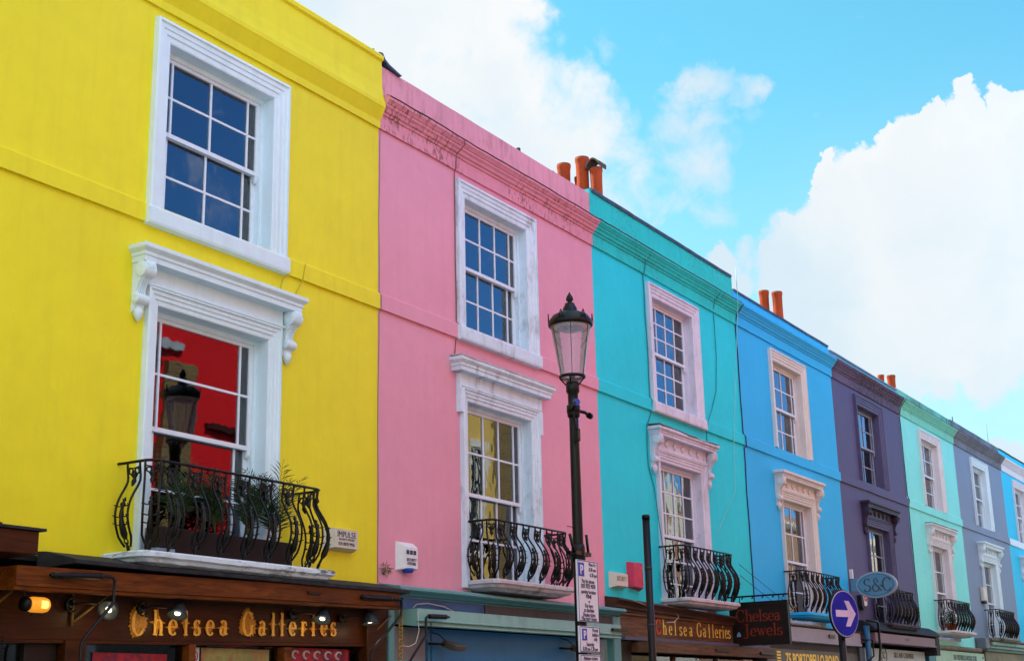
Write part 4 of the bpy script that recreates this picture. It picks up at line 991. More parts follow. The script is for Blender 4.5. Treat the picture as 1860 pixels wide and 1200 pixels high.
mbF.build('letter_flourishes', GOLDD, sf); mbL.build('lettering', GOLD, sf)
# things behind the glass
def poster(x0, x1, z0, z1, y, mat, label, cat='poster'):
    m = MB(); m.box(x0, x1, y, y+.004, z0, z1); o = m.build('poster', mat); return tag(o, label, cat, 'posters in the wooden shopfront')
RP = paint('red_poster', (.34, .02, .03), .5, .3, .9, (.06, .02, .05), bmp=0, scale=9, gs=(2, 2, 2), gr=(.44, .56))
poster(7.75, 8.55, 1.2, 2.12, -.066, RP, 'dark red poster in the left pane of the wooden shopfront')
o = empty('poster', (0, 0, 0), 'bright red poster with white curls in the right pane', 'poster', 'posters in the wooden shopfront')
m = MB(); m.box(10.10, 10.98, -.066, -.062, 1.2, 2.215); m.build('sheet', RP, o)
m = MB()
for k in range(5): m.tube([(10.18+.16*k+.045*math.cos(t), -.070, 2.15+.035*math.sin(t)) for t in [R(30+30*q) for q in range(9)]], .012, 5)
m.build('curls', plain('poster_white', (.45, .40, .42), .5), o)
o = empty('notice', (0, 0, 0), 'white no smoking notice with a red circle stuck inside the pane', 'notice')
m = MB(); m.box(8.82, 8.93, -.063, -.0605, 1.98, 2.185); m.build('sheet', plain('notice_white', (.6, .66, .74), .5), o)
m = MB(); m.tube([(8.875+.035*math.cos(2*PI*k/16), -.0645, 2.11+.04*math.sin(2*PI*k/16)) for k in range(16)], .005, 4, closed=True); m.tube([(8.85, -.0645, 2.138), (8.90, -.0645, 2.083)], .005, 4)
m.build('red_ring', plain('notice_red', (.6, .02, .04), .5), o)
m = MB(); m.box(8.855, 8.897, -.0645, -.063, 2.108, 2.113); m.build('cigarette', TXD, o)
o = empty('display_screen', (0, 0, 0), 'pale printed backcloth with green and pink shapes behind the middle pane', 'backcloth')
m = MB(); m.box(8.95, 9.82, -.066, -.062, 1.2, 2.185); m.build('cloth', paint('backcloth_print', (.26, .24, .08), .6, .35, .8, (.40, .05, .06), bmp=0, scale=7), o)

def spot(x, z, label, dr_, on=True, big=.082, y=-.3):
    o = empty('spot_lamp', (0, 0, 0), label, 'spot lamp', 'spot lamps over the shop letters')
    m = MB(); m.lathe((x-.26, -.13, z+.03), [(0, -.03), (.035, -.03), (.04, 0), (.0, 0)], 14, 'y')
    m.tube([(x-.26, -.16, z+.03), (x-.2, -.2, z+.05), (x-.1, y+.02, z+.04)], .009, 6)
    m.tube([(x-.255+.055*math.cos(a), -.17, z+.03+.055*math.sin(a)) for a in [R(40+28*q) for q in range(11)]], .009, 5); m.build('arm', BLACK, o)
    d = Vector(dr_).normalized(); c = Vector((x, y, z))
    q = d.to_track_quat('Z', 'Y').to_matrix().to_4x4()
    m = MB(); m.lathe((0, 0, 0), [(0, -.10), (.03, -.10), (.05, -.06), (big*.9, -.01), (big, .01), (big*1.04, .02), (big*.96, .024), (big*.8, .008), (0, .0)], 22)
    m.v = [tuple((Matrix.Translation(c) @ q) @ Vector(v)) for v in m.v]; m.build('shade', plain('grey_lamp_metal', (.035, .045, .055), .35, .3), o)
    m = MB(); m.lathe((0, 0, 0), [(0, .012), (.022, .010), (.026, .004), (0, .003)], 14)
    m.v = [tuple((Matrix.Translation(c) @ q) @ Vector(v)) for v in m.v]; m.build('bulb', emis('lit_bulb', (1, .93, .70), 1.6) if on else ABW, o)
    if on:
        l = bpy.data.lights.new('bulb_light', 'POINT'); l.energy = .22; l.color = (1, .78, .42); l.shadow_soft_size = .03
        lo = bpy.data.objects.new('bulb_light', l); COL.objects.link(lo); lo.parent = o; lo.location = c+d*.09
    return o
spot(7.68, 2.435, 'lit spot lamp left of the gold C', (-.80, -.30, -.52))
spot(8.42, 2.44, 'lit spot lamp over the h and e of the first word', (-.42, -.18, -.9))
spot(10.29, 2.475, 'lit spot lamp above the end of the second word', (-.45, -.15, -.88))
spot(11.02, 2.475, 'rightmost spot lamp on the wooden fascia, beside the pilaster', (-.06, -.12, -1))
wl_ = empty('wall_lantern', (0, 0, 0), 'amber glowing glass lamp hung at the left of the wooden shopfront', 'lantern')
m = MB(); cxl, zl = 6.99, 2.437
pr_ = [(0, -.10), (.030, -.098), (.050, -.08), (.058, -.05), (.058, .05), (.050, .08), (.030, .098), (0, .10)]
m.lathe((cxl, -.3, zl), pr_, 24, 'x'); m.build('globe', emis('amber_glow', (.95, .34, .02), .26), wl_)
m = MB(); m.lathe((cxl+.02, -.3, zl), [(0, -.03), (.03, -.025), (.03, .025), (0, .03)], 12, 'x'); m.v = [(a_, b_-.045, c_) for a_, b_, c_ in m.v]; m.build('filament', emis('amber_core', (1.0, .62, .12), .8), wl_)
m = MB(); m.lathe((cxl-.11, -.3, zl), [(.0, -.03), (.05, -.025), (.055, .0), (.05, .02), (0, .02)], 14, 'x'); m.tube([(cxl-.12, -.3, zl), (cxl-.13, -.3, zl+.1), (cxl-.13, -.3, zl+.19)], .008, 6)
m.box(cxl-.05, cxl+.04, -.31, -.29, zl-.08, zl-.068); m.build('holder', BLACK, wl_)
m = MB(); m.tube([(cxl-.13, -.3, zl+.18), (cxl-.13, -.3, zl+.27)], .010, 6); m.build('brass_hook', GOLDD, wl_)

def arm(pts, label, grip=None):
    m = MB(); m.tube(pts, .014, 8); o = m.build('awning_arm', BLACK, sf); o['label'] = label
    if grip:
        m = MB(); n = 28
        m.tube([Vector(grip[0]).lerp(Vector(grip[1]), k/n) for k in range(n+1)], .024, 8, rad=[.023+.0035*(k % 2) for k in range(n+1)]); m.build('grip', BLACK, o)
    return o
arm([(6.96, -.455, 2.642), (7.5, -.455, 2.668), (7.56, -.455, 2.665), (7.585, -.455, 2.64), (7.58, -.455, 2.47), (7.32, -.455, 2.20), (7.29, -.455, 2.15), (7.29, -.455, 1.2)], 'black cranked awning arm with a ribbed grip beside the amber lamp', ((6.98, -.455, 2.643), (7.45, -.455, 2.666)))
arm([(10.72, -.425, 2.69), (11.33, -.425, 2.702), (11.375, -.425, 2.69), (11.38, -.425, 2.62), (11.36, -.425, 2.54), (10.95, -.425, 2.235), (10.88, -.425, 2.15), (10.88, -.425, 1.3)], 'thin cranked awning arm at the right end of the wooden box', ((10.74, -.425, 2.69), (11.2, -.425, 2.70)))
m = MB(); m.box(9.95, 10.13, -.413, -.404, 2.675, 2.70); m.build('name_plate', BLACK, sf)
def strut(x, lab, sg=1):
    o = empty('bracket', (0, 0, 0), lab, 'bracket', 'small brass brackets under the wooden box')
    m = MB(); m.tube([(x, -.14, 2.57), (x, -.14, 2.31)], .012, 4); m.tube([(x, -.14, 2.33), (x+.30*sg, -.2, 2.56)], .011, 4); m.build('strut', plain('brass_strut', (.22, .12, .03), .4, .2), o)
strut(7.46, 'brass bracket at the head of the left pilaster')
strut(11.2, 'brass bracket behind the rightmost spot lamp', 1)
strut(6.62, 'brass bracket left of the amber lamp', .8)
def chain(x, y, z0, z1, mat, label, r=.009, l=.035):
    m = MB(); n = int((z1-z0)/(l*.72))
    for k in range(n):
        z = z0+(z1-z0)*(k+.5)/n; h = l*.5; w = r*1.3
        pts = [(w*math.cos(a), h*math.sin(a)) for a in [2*PI*q/8 for q in range(8)]]
        m.tube([(x+(p if k % 2 else 0), y+(0 if k % 2 else p), z+q) for p, q in pts], r*.33, 4, closed=True)
    return tag(m.build('chain', mat), label, 'chain', 'hanging chains of the shop awnings')
chain(11.42, -.38, 1.3, 2.60, plain('yellow_chain', (.36, .22, .04), .5), 'yellow chain hanging at the right end of the wooden shopfront', .02, .05)
chain(6.78, -.2, 1.2, 2.20, BLACK, 'dark chain in front of the leftmost pane', .011)
# left neighbour's projecting box
nb = empty('shopfront', (0, 0, 0), 'brown boxed fascia with a black felt top jutting in at the far left', 'shopfront', 'shopfronts under the houses')
m = MB(); m.bbox(2.0, 6.80, -.5, 0, 2.775, 2.945, .006); m.build('fascia_box', WOODD, nb)
m = MB(); m.box(2.0, 6.84, -.53, 0, 2.946, 2.966); m.box(2.0, 6.53, -.42, 0, 2.967, 2.995); m.build('felt_top', LEADB, nb)
m = MB(); m.box(2.0, 6.42, -.12, 0.2, 0, 2.774); m.build('front', WOODD, nb)
m = MB(); m.box(6.43, 6.62, -.14, 0.02, 0, 2.774); m.build('pilaster', plain('near_black_wood', (.012, .008, .006), .5), nb)

# ------------------------------------------------------------------ planter, palms and the little box on the first balcony
o = tag(MB().bbox(8.2, 9.85, -.30, -.10, 2.908, 3.14, .008).build('planter', plain('brown_black_planter', (.018, .010, .008), .6)), 'long dark planter standing on the first balcony', 'planter')
o = tag(MB().bbox(8.12, 8.33, -.34, -.26, 2.908, 2.955, .01).build('small_box', plain('blue_grey_box', (.22, .30, .40), .5)), 'small blue-grey box lying on the slab beside the planter', 'box')
PALM = plain('palm_leaf', (.020, .048, .016), .5, 0, .35, 9, 0)
PALM2 = plain('palm_leaf_dry', (.06, .07, .02), .5, 0, .35, 9, 0)
def palm(x, y, z, n, size, seed, label):
    rd = random.Random(seed); o = empty('potted_palm', (0, 0, 0), label, 'palm plant', 'palm plants behind the first railing')
    m = MB(); m2 = MB()
    for k in range(n):
        a = rd.uniform(0, 2*PI); L = size*rd.uniform(.75, 1.1); lean = rd.uniform(.25, .85); pts = []
        sy = .35
        for i in range(12):
            t = i/11; r = L*lean*t**1.5*.62; h = L*(t-.32*lean*t*t)
            pts.append(Vector((x+math.cos(a)*r, y+math.sin(a)*r*sy, z+h)))
        m2.tube(pts, .004, 4, rad=[.005*(1-i/14) for i in range(12)])
        for i in range(3, 12):
            T = (pts[min(i+1, 11)]-pts[i-1]).normalized(); S = T.cross(Vector((rd.uniform(-.3, .3), rd.uniform(-.3, .3), 1))).normalized()
            for half in (0, .5):
                P0 = pts[i]-(pts[i]-pts[i-1])*half
                for sg in (-1, 1):
                    l = L*.27*math.sin(PI*(.18+.72*(i-half)/11))*rd.uniform(.8, 1.15)
                    D = (S*sg*.85+T*.75+Vector((0, 0, rd.uniform(-.25, .15)))).normalized(); wv = T.cross(D).cross(D).normalized()*.0055
                    e = P0+D*l+Vector((0, 0, -l*.12)); mid = P0+D*l*.45
                    m.add([P0, mid+wv, e, mid-wv], [(0, 1, 2, 3)])
    m.build('fronds', PALM, o, recalc=False); m2.build('stems', PALM2, o)
palm(8.48, -.20, 3.12, 12, .66, 3, 'palm at the left of the planter, in front of the mirrored lamp')
palm(8.95, -.18, 3.12, 10, .62, 8, 'palm in the middle of the planter against the red reflection')
palm(9.35, -.20, 3.12, 12, .70, 5, 'palm right of the middle with fronds against the white frame')
palm(9.70, -.20, 3.10, 13, .82, 11, 'rightmost palm leaning out over the yellow wall')

# ------------------------------------------------------------------ pink house shopfront
TG = paint('teal_green_joinery', (.13, .33, .34), .5, .08, .3, (.05, .08, .08), bmp=.2)
TGL = paint('pale_green_box', (.24, .46, .42), .5, .08, .35, (.08, .12, .10), bmp=.2)
sf = empty('shopfront', (0, 0, 0), 'teal-green shopfront with a long blue fascia board under the pink house', 'shopfront', 'shopfronts under the houses')
shopbody(sf, 11.55, 16.5, 2.8)
m = MB(); m.prof(11.56, 16.58, [(0, 2.905), (-.26, 2.862), (-.28, 2.85), (-.28, 2.828), (-.25, 2.815), (-.19, 2.80), (-.17, 2.785), (-.12, 2.778), (-.12, 2.765), (0, 2.765)], .4, .004, 3); m.build('cornice', TG, sf)
m = MB(); m.box(11.80, 13.35, -.13, 0, 2.648, 2.762); m.build('blue_board', paint('scuffed_blue_board', (.05, .13, .34), .6, .2, .6, (.03, .04, .06), bmp=.2, scale=6), sf)
m = MB(); m.box(13.352, 16.5, -.145, 0, 2.652, 2.758); m.build('slate_board', paint('slate_board', (.055, .055, .07), .6, .2, .5, bmp=.3, scale=5), sf)
m = MB(); m.prof(11.78, 16.30, [(0, 2.64), (-.33, 2.64), (-.33, 2.53), (-.345, 2.525), (-.345, 2.515), (-.31, 2.505), (-.31, 2.49), (-.335, 2.485), (-.335, 2.47), (-.30, 2.462), (0, 2.50)], .5, .003, 8); m.build('awning_box', TGL, sf)
m = MB(); m.box(12.30, 15.55, -.06, 0, 2.13, 2.47); m.build('fascia', paint('blue_fascia', (.020, .17, .40), .45, .12, .2, (.05, .2, .25), bmp=.1), sf)
m = MB(); m.box(11.56, 12.298, -.055, 0, 2.0, 2.47); m.build('grey_panel', paint('grey_joinery', (.22, .22, .25), .6, .1, .3), sf)
m = MB(); m.box(15.552, 16.5, -.055, 0, 2.0, 2.47); m.build('pale_panel', paint('pale_teal_panel', (.22, .36, .37), .5, .12, .4, (.10, .14, .12)), sf)
m = MB(); m.bbox(11.6, 16.4, -.10, 0, 2.09, 2.128, .004); m.build('lower_moulding', TG, sf)
m = MB(); m.box(11.56, 16.5, -.05, -.03, 0, .6); m.build('stall_riser', TG, sf); shop_glass(sf, 11.6, 16.4, -.03, .6, 2.09)
m = MB(); m.bbox(11.52, 11.62, -.16, 0.02, 0, 2.77, .01); m.build('pilaster', TG, sf)
m = MB(); m.bbox(16.42, 16.62, -.16, 0.02, 0, 2.77, .01); m.build('pilaster', TG, sf)
arm([(12.25, -.40, 2.565), (11.86, -.40, 2.556), (11.83, -.40, 2.54), (11.83, -.40, 2.36), (11.62, -.40, 2.17), (11.55, -.40, 2.10), (11.55, -.40, 1.3)], 'brown-black awning arm with a fat grip on the pale green box', ((12.2, -.40, 2.565), (11.88, -.40, 2.558)))
m = MB(); m.box(16.02, 16.42, -.37, -.335, 2.555, 2.59); m.build('awning_catch', BLACK, sf)
def flood(x, z, label):
    o = empty('flood_lamp', (0, 0, 0), label, 'flood lamp', 'small flood lamps on the blue fascia')
    m = MB(); m.tube([(x-.16, -.06, z+.14), (x-.1, -.12, z+.12), (x-.06, -.2, z+.04)], .006, 5); m.tube([(x-.2, -.06, z+.02), (x-.06, -.2, z+.01)], .012, 6); m.build('arm', BLACK, o)
    m = MB(); m.add([(x-.08, -.16, z+.05), (x+.08, -.16, z+.05), (x+.10, -.36, z-.02), (x-.10, -.36, z-.02), (x-.07, -.14, z-.01), (x+.07, -.14, z-.01), (x+.10, -.34, z-.06), (x-.10, -.34, z-.06)], [(0, 1, 2, 3), (7, 6, 5, 4), (0, 4, 5, 1), (1, 5, 6, 2), (2, 6, 7, 3), (3, 7, 4, 0)]); m.build('housing', plain('brown_grey_metal', (.14, .11, .08), .5, .3), o)
    m = MB(); m.add([(x-.08, -.33, z-.066), (x+.08, -.33, z-.066), (x+.06, -.18, z-.03), (x-.06, -.18, z-.03)], [(0, 1, 2, 3)]); m.build('lens', plain('pale_lens', (.6, .62, .62), .2), o)
flood(12.55, 2.29, 'small flood lamp near the left of the blue fascia'); flood(15.35, 2.31, 'small flood lamp beside the parking plates')
chain(11.87, -.38, 1.4, 2.33, BLACK, 'long dark chain below the pale green box', .008, .028)
chain(11.95, -.38, 1.4, 2.50, BLACK, 'second dark chain just right of the long one', .008, .028)

# ------------------------------------------------------------------ turquoise house shopfront
sf = empty('shopfront', (0, 0, 0), 'faded brown wooden shopfront with yellow letters under the turquoise house', 'shopfront', 'shopfronts under the houses')
shopbody(sf, 16.65, 21.69, 2.8)
m = MB(); m.prof(16.50, 21.7, [(0, 3.045), (-.22, 3.01), (-.23, 2.985), (-.19, 2.96), (-.16, 2.93), (-.155, 2.90), (-.13, 2.885), (-.13, 2.86), (0, 2.86)], .4, .006, 4, z_at=lambda x: -(x-16.5)*.022); m.build('cornice', wood('dark_faded_wood', (.045, .022, .014), (.10, .052, .032), .6), sf)
m = MB(); m.box(16.68, 21.69, -.12, 0, 2.52, 2.80); m.build('fascia', WOODT, sf)
m = MB(); m.bbox(16.68, 21.69, -.15, 0, 2.801, 2.835, .005); m.build('bead', WOODT, sf)
m = MB(); m.box(16.62, 21.69, -.22, 0, 2.472, 2.518); m.build('ledge', paint('slate_ledge', (.10, .11, .16), .6, .2, .4), sf)
m = MB(); m.prof(17.0, 21.6, [(0, 2.455), (-.36, 2.455), (-.36, 2.34), (-.375, 2.335), (-.375, 2.315), (-.34, 2.31), (0, 2.33)], .5, .004, 8); m.build('awning_box', WOODT, sf)
m = MB(); m.bbox(16.62, 16.95, -.14, .02, 0, 2.47, .01); m.build('pilaster', plain('near_black_wood', (.012, .008, .006), .5), sf)
shop_glass(sf, 16.95, 21.6, -.03, .6, 2.3)
m = MB()
for xx in (18.4, 19.9, 21.5): m.bbox(xx, xx+.08, -.06, .0, .5, 2.3, .005)
m.build('mullions', WOODT, sf)
mbL = MB(); tl = [17.62+.06, 18.03, 18.26, 18.47, 18.66, 18.86, 19.10, 19.43, 19.62+.03, 19.80, 19.93, 20.08, 20.22, 20.36, 20.49, 20.62]
tl = [17.70, 17.96, 18.19, 18.39, 18.59, 18.79, 19.03, 19.34, 19.52, 19.66, 19.76, 19.89, 20.01, 20.10, 20.20, 20.30]
tl = [17.72+(x-17.70)*1.0 for x in tl]
px = [1196, 1204, 1213, 1221, 1229, 1236, 1245, 1260, 1270, 1279, 1286, 1293, 1300, 1306, 1313, 1320]
tl = [17.83, 18.03, 18.22, 18.38, 18.56, 18.71, 18.91, 19.20, 19.39, 19.56, 19.70, 19.83, 19.97, 20.08, 20.20, 20.31]
mbR = MB()
for ch, xc in zip('ChelseaGalleries', tl):
    w = GL[ch][0]; zz = 2.582+(xc-17.7)*.005; tgt = mbL
    glyph(mbR if ch == 'C' else mbL, ch, (lambda x, z, d, xc=xc, w=w, zz=zz: (xc+(x-w/2)*.205*1.0, -.121-d, zz+z*.205)), .006)
mbL.build('lettering', plain('yellow_letters', (.95, .62, .10), .4, 0, .2, 30, .1), sf); mbR.build('lettering', plain('red_letter', (.75, .05, .02), .4), sf)
m = MB(); m.bbox(19.2, 19.7, -.385, -.372, 2.37, 2.41, .004); m.bbox(20.9, 21.5, -.40, -.372, 2.36, 2.40, .004); m.build('handles', BLACK, sf)

# ------------------------------------------------------------------ sky-blue house shopfront
sf = empty('shopfront', (0, 0, 0), 'grey shopfront with yellow letters reading 75 PORTOBELLO ROAD', 'shopfront', 'shopfronts under the houses')
shopbody(sf, 21.7, 26.6, 2.8)
m = MB(); m.prof(21.75, 26.6, [(0, 2.93), (-.24, 2.90), (-.25, 2.88), (0, 2.87)], .4, .006, 4); m.build('felt', LEADB, sf)
m = MB(); m.prof(21.95, 26.35, [(0, 2.868), (-.23, 2.868), (-.23, 2.68), (-.25, 2.675), (-.25, 2.625), (-.2, 2.62), (0, 2.62)], .5, .003, 8); m.build('awning_box', paint('lilac_grey_box', (.30, .30, .37), .5, .06, .15), sf)
m = MB(); m.box(21.75, 26.5, -.10, 0, 2.505, 2.618)
for k in range(110): m.box(22.0+k*.04, 22.018+k*.04, -.112, -.10, 2.51, 2.61)
m.build('ribbed_panel', plain('dark_ribs', (.10, .09, .11), .5), sf)
m = MB(); m.box(21.75, 26.5, -.11, 0, 2.16, 2.50); m.build('fascia', paint('olive_grey_fascia', (.12, .125, .115), .5, .08), sf)
YL = plain('bright_yellow_letters', (.95, .72, .06), .4, 0, .1, 20, .05)
text_mesh('lettering', '75 PORTOBELLO ROAD', .27, YL, sf, front(24.0, -.112, 2.245), .004, .006, .93)
m = MB()
for k in range(4): m.box(22.28, 22.45, -.116, -.111, 2.28+k*.05, 2.31+k*.05)
m.build('emblem', YL, sf)
m = MB(); m.box(24.55, 24.85, -.256, -.231, 2.735, 2.79); m.build('name_plate', BLACK, sf)
m = MB(); m.box(21.75, 26.5, -.06, -.03, 0, 2.158); m.build('front', plain('dark_shopfront', (.03, .03, .035), .3), sf)
for sg, x in ((1, 21.72), (1, 26.45)): m = MB(); m.bbox(x, x+.18, -.16, 0, 0, 2.62, .01); m.build('pilaster', plain('dark_blue_grey', (.05, .07, .09), .5), sf)
o = empty('rainwater_pipe', (0, 0, 0), 'blue pipe hooped over in black metal between the grey and the mauve shopfronts', 'pipe')
m = MB(); m.tube([(26.55, -.30, 1.5), (26.55, -.30, 3.02)], .055, 10); m.build('pipe', plain('pipe_blue', (.03, .13, .24), .4), o)
m = MB(); m.tube([(26.30, -.40, 3.10), (26.85, -.42, 3.10), (26.92, -.42, 3.05), (26.92, -.42, 2.6), (26.80, -.42, 2.35), (26.62, -.42, 2.2), (26.5, -.42, 1.6)], .025, 6); m.tube([(26.4, -.25, 2.75), (26.6, -.38, 2.75), (26.6, -.38, 2.45), (26.3, -.3, 2.3)], .018, 6); m.build('hoop', BLACK, o)

# ------------------------------------------------------------------ purple house shopfront
sf = empty('shopfront', (0, 0, 0), 'mauve and black awning box over a pale fascia reading SILK AND CASHMERE', 'shopfront', 'shopfronts under the houses')
shopbody(sf, 26.7, 31.2, 2.8)
m = MB(); m.prof(26.75, 31.35, [(0, 3.16), (-.16, 3.14), (-.30, 3.07), (-.38, 2.99), (-.40, 2.965), (-.40, 2.945), (-.36, 2.94), (0, 2.90)], .4, .006, 4); m.build('felt_top', LEADB, sf)
m = MB(); m.prof(26.85, 31.05, [(0, 2.90), (-.36, 2.90), (-.36, 2.745), (-.38, 2.74), (-.38, 2.715), (-.35, 2.71), (0, 2.72)], .5, .003, 8); m.build('awning_box', paint('mauve_box', (.21, .13, .165), .5, .08, .2), sf)
m = MB(); m.box(31.06, 31.34, -.37, 0, 2.55, 2.93); m.build('box_end', LEADB, sf)
m = MB(); m.box(26.95, 31.05, -.10, 0, 2.2, 2.63); m.build('fascia', paint('pale_blue_fascia', (.40, .50, .56), .45, .05), sf)
m = MB(); m.box(26.75, 31.2, -.05, 0, 0, 2.198); m.build('front', plain('dark_shopfront', (.03, .03, .035), .3), sf)
GR = plain('grey_brown_print', (.10, .09, .08), .5)
text_mesh('lettering', 'SILK AND CASHMERE', .145, GR, sf, front(29.50, -.1015, 2.475), .003, .003, 1.0)
text_mesh('lettering', 'SC', .2, GR, sf, front(28.12, -.1015, 2.44), .003, .002, .9)
m = MB(); m.tube([(28.12+.19*math.cos(a), -.103, 2.50+.15*math.sin(a)) for a in [2*PI*k/24 for k in range(24)]], .010, 5, closed=True); m.build('oval', GR, sf)
m = MB(); m.box(28.85, 29.1, -.366, -.359, 2.80, 2.84); m.build('name_plate', BLACK, sf)

# ------------------------------------------------------------------ mint, grey and cyan house shopfronts
sf = empty('shopfront', (0, 0, 0), 'mint-green fascia reading THE PORTOBELLO ANTIQUE STORE under the mint house', 'shopfront', 'shopfronts under the houses')
shopbody(sf, 31.3, 35.9, 2.7)
m = MB(); m.prof(31.36, 36.0, [(0, 2.835), (-.14, 2.82), (-.16, 2.80), (-.15, 2.75), (-.12, 2.72), (0, 2.71)], .3, .012, 4); m.build('ledge', paint('mossy_ledge', (.22, .20, .15), .8, .2, .8), sf)
m = MB(); m.box(31.9, 36.3, -.11, 0, 2.2, 2.70); m.build('fascia', paint('mint_green_fascia', (.36, .58, .43), .5, .06, .2), sf)
m = MB(); m.box(31.38, 31.898, -.10, 0, 2.0, 2.70); m.build('side_panel', paint('teal_panel', (.06, .25, .30), .5, .06, .2), sf)
m = MB(); m.box(31.38, 36.3, -.05, 0, 0, 2.198); m.build('front', plain('dark_shopfront', (.03, .03, .035), .3), sf)
text_mesh('lettering', 'THE PORTOBELLO ANTIQUE STORE', .16, plain('grey_green_print', (.07, .11, .12), .5), sf, front(34.45, -.112, 2.515), .003, .003, .83)
m = MB()
for x in (32.15, 36.15): m.lathe((x, -.11, 2.60), [(.0, -.012), (.03, -.01), (.03, 0)], 10, 'y')
m.build('bosses', GR, sf)
tag(MB().bbox(36.02, 36.42, -.26, 0, 2.82, 3.08, .02).build('vent_box', plain('grey_vent', (.13, .16, .19), .5)), 'small grey box at the joint between the mint and the grey shopfronts', 'box')
sf = empty('shopfront', (0, 0, 0), 'shopfront with a green moulded cornice under the grey house, near the right edge', 'shopfront', 'shopfronts under the houses')
shopbody(sf, 36.5, 41.1, 2.8)
m = MB(); m.prof(36.45, 41.5, [(0, 3.10), (-.30, 3.08), (-.32, 3.04), (-.28, 3.0), (0, 3.0)], .3, .01, 4); m.build('ledge', paint('brown_ledge', (.17, .13, .09), .8, .2, .8), sf)
m = MB(); m.prof(36.55, 41.3, [(0, 2.998), (-.30, 2.998), (-.30, 2.93), (-.24, 2.90), (-.24, 2.85), (-.18, 2.83), (-.15, 2.78), (0, 2.78)], .3, .006, 4); m.build('cornice', paint('faded_green', (.22, .40, .36), .6, .1, .6, (.14, .14, .08)), sf)
m = MB(); m.box(36.6, 41.2, -.08, 0, 2.2, 2.77); m.build('fascia', paint('mottled_fascia', (.22, .21, .13), .6, .4, .7, (.05, .05, .06), scale=1.2), sf)
m = MB(); m.box(36.6, 41.2, -.05, 0, 0, 2.198); m.build('front', plain('dark_shopfront', (.03, .03, .035), .3), sf)
sf = empty('shopfront', (0, 0, 0), 'plain shopfront under the cyan house, beyond the right edge', 'shopfront', 'shopfronts under the houses')
m = MB(); m.box(41.5, 46.1, -.12, .3, 0, 2.84); m.build('front', plain('dark_shopfront', (.03, .03, .035), .3), sf)

# ------------------------------------------------------------------ cables on the walls
CB = plain('cable_dark', (.03, .04, .05), .6)
CT = plain('cable_painted', (.03, .22, .25), .6)
def cable(pts, mat, label, r=.006, wob=.012):
    m = MB(); P = [Vector(p) for p in pts]; out = []
    for i in range(len(P)-1):
        n = max(2, int((P[i+1]-P[i]).length/.25))
        for k in range(n):
            q = P[i].lerp(P[i+1], k/n); out.append(q+Vector((noise.noise(q*1.7)*wob, 0, 0)))
    out.append(P[-1]); m.tube(out, r, 5)
    return tag(m.build('cable', mat), label, 'cable', 'cables fixed to the walls')
cable([(13.02, -.18, 8.33), (13.02, -.175, 8.25), (13.02, -.05, 8.16), (13.025, -.035, 7.98), (13.03, -.012, 7.95), (13.035, -.012, 6.05), (13.04, -.045, 6.0), (13.04, -.045, 5.85), (13.02, -.01, 5.82), (12.99, -.01, 5.6)], plain('cable_pinkish', (.22, .07, .10), .6), 'thin cable down the pink wall just left of the windows', .0055)
cable([(18.20, -.18, 8.34), (18.18, -.05, 8.16), (18.14, -.035, 7.99), (18.13, -.012, 7.95), (18.16, -.012, 6.9), (18.17, -.012, 6.05), (18.17, -.045, 6.0), (18.16, -.012, 5.8), (18.0, -.012, 5.6), (17.99, -.012, 5.0), (18.15, -.012, 4.7), (18.2, -.07, 3.9), (18.3, -.09, 3.2)], CT, 'dark cable down the turquoise wall left of its windows', .008, .03)
cable([(20.78, -.18, 8.32), (20.75, -.05, 8.15), (20.75, -.012, 7.95), (20.78, -.012, 7.2), (20.66, -.012, 6.6), (20.45, -.012, 6.25), (20.13, -.07, 6.0), (20.17, -.012, 5.8), (20.16, -.012, 5.6)], CT, 'slack cable curving across the turquoise wall right of the upper window', .007, .03)
cable([(21.42, -.20, 8.9), (21.42, -.2, 8.3), (21.32, -.10, 6.9), (21.2, -.05, 5.9), (21.15, -.03, 5.0), (20.3, -.02, 4.2)], plain('cable_pale', (.25, .62, .62), .6), 'pale hanging cable near the right side of the turquoise wall', .006, .02)
cable([(21.72, -.18, 8.32), (21.70, -.05, 8.14), (21.70, -.012, 7.95), (21.71, -.012, 6.05), (21.74, -.045, 6.0), (21.74, -.045, 5.83), (21.71, -.012, 5.8), (21.71, -.012, 3.0)], CB, 'dark cable in the joint between the turquoise and the sky-blue houses', .010, .03)
cable([(31.26, -.19, 8.30), (31.25, -.05, 8.14), (31.25, -.012, 7.9), (31.26, -.012, 6.1), (31.27, -.045, 6.0), (31.26, -.012, 5.8), (31.26, -.012, 3.2)], CB, 'dark cable in the joint between the purple and the mint houses', .010, .02)
cable([(11.53, -.012, 7.95), (11.525, -.012, 6.05), (11.53, -.04, 6.0), (11.53, -.04, 5.84), (11.52, -.012, 5.8), (11.525, -.012, 2.9)], plain('cable_olive', (.20, .20, .05), .8), 'hairline cable in the joint between the yellow and the pink houses', .004, .02)  # thin olive strand run down the joint
for k, (z0, z1) in enumerate(((3.72, 3.18), (3.55, 3.12))):
    cable([(20.35, -.35, z0), (21.9, -.2, z0-.27), (23.6, -.03, z1)], CB, ('upper', 'lower')[k]+' thin wire slanting from the turquoise balcony to the blue wall', .005, .0)
cable([(16.85, -.24, 2.99), (17.3, -.26, 2.93), (17.6, -.2, 2.72), (17.75, -.16, 2.66)], plain('tan_wire', (.30, .22, .13), .6), 'tan wire looped over the brown cornice', .007, .02)
cable([(18.2, -.05, 3.06), (18.38, -.1, 2.98), (18.40, -.18, 2.84), (18.2, -.2, 2.76), (18.0, -.18, 2.75)], plain('white_wire', (.5, .5, .48), .6), 'pale wire hooked below the turquoise balcony', .007, .01)
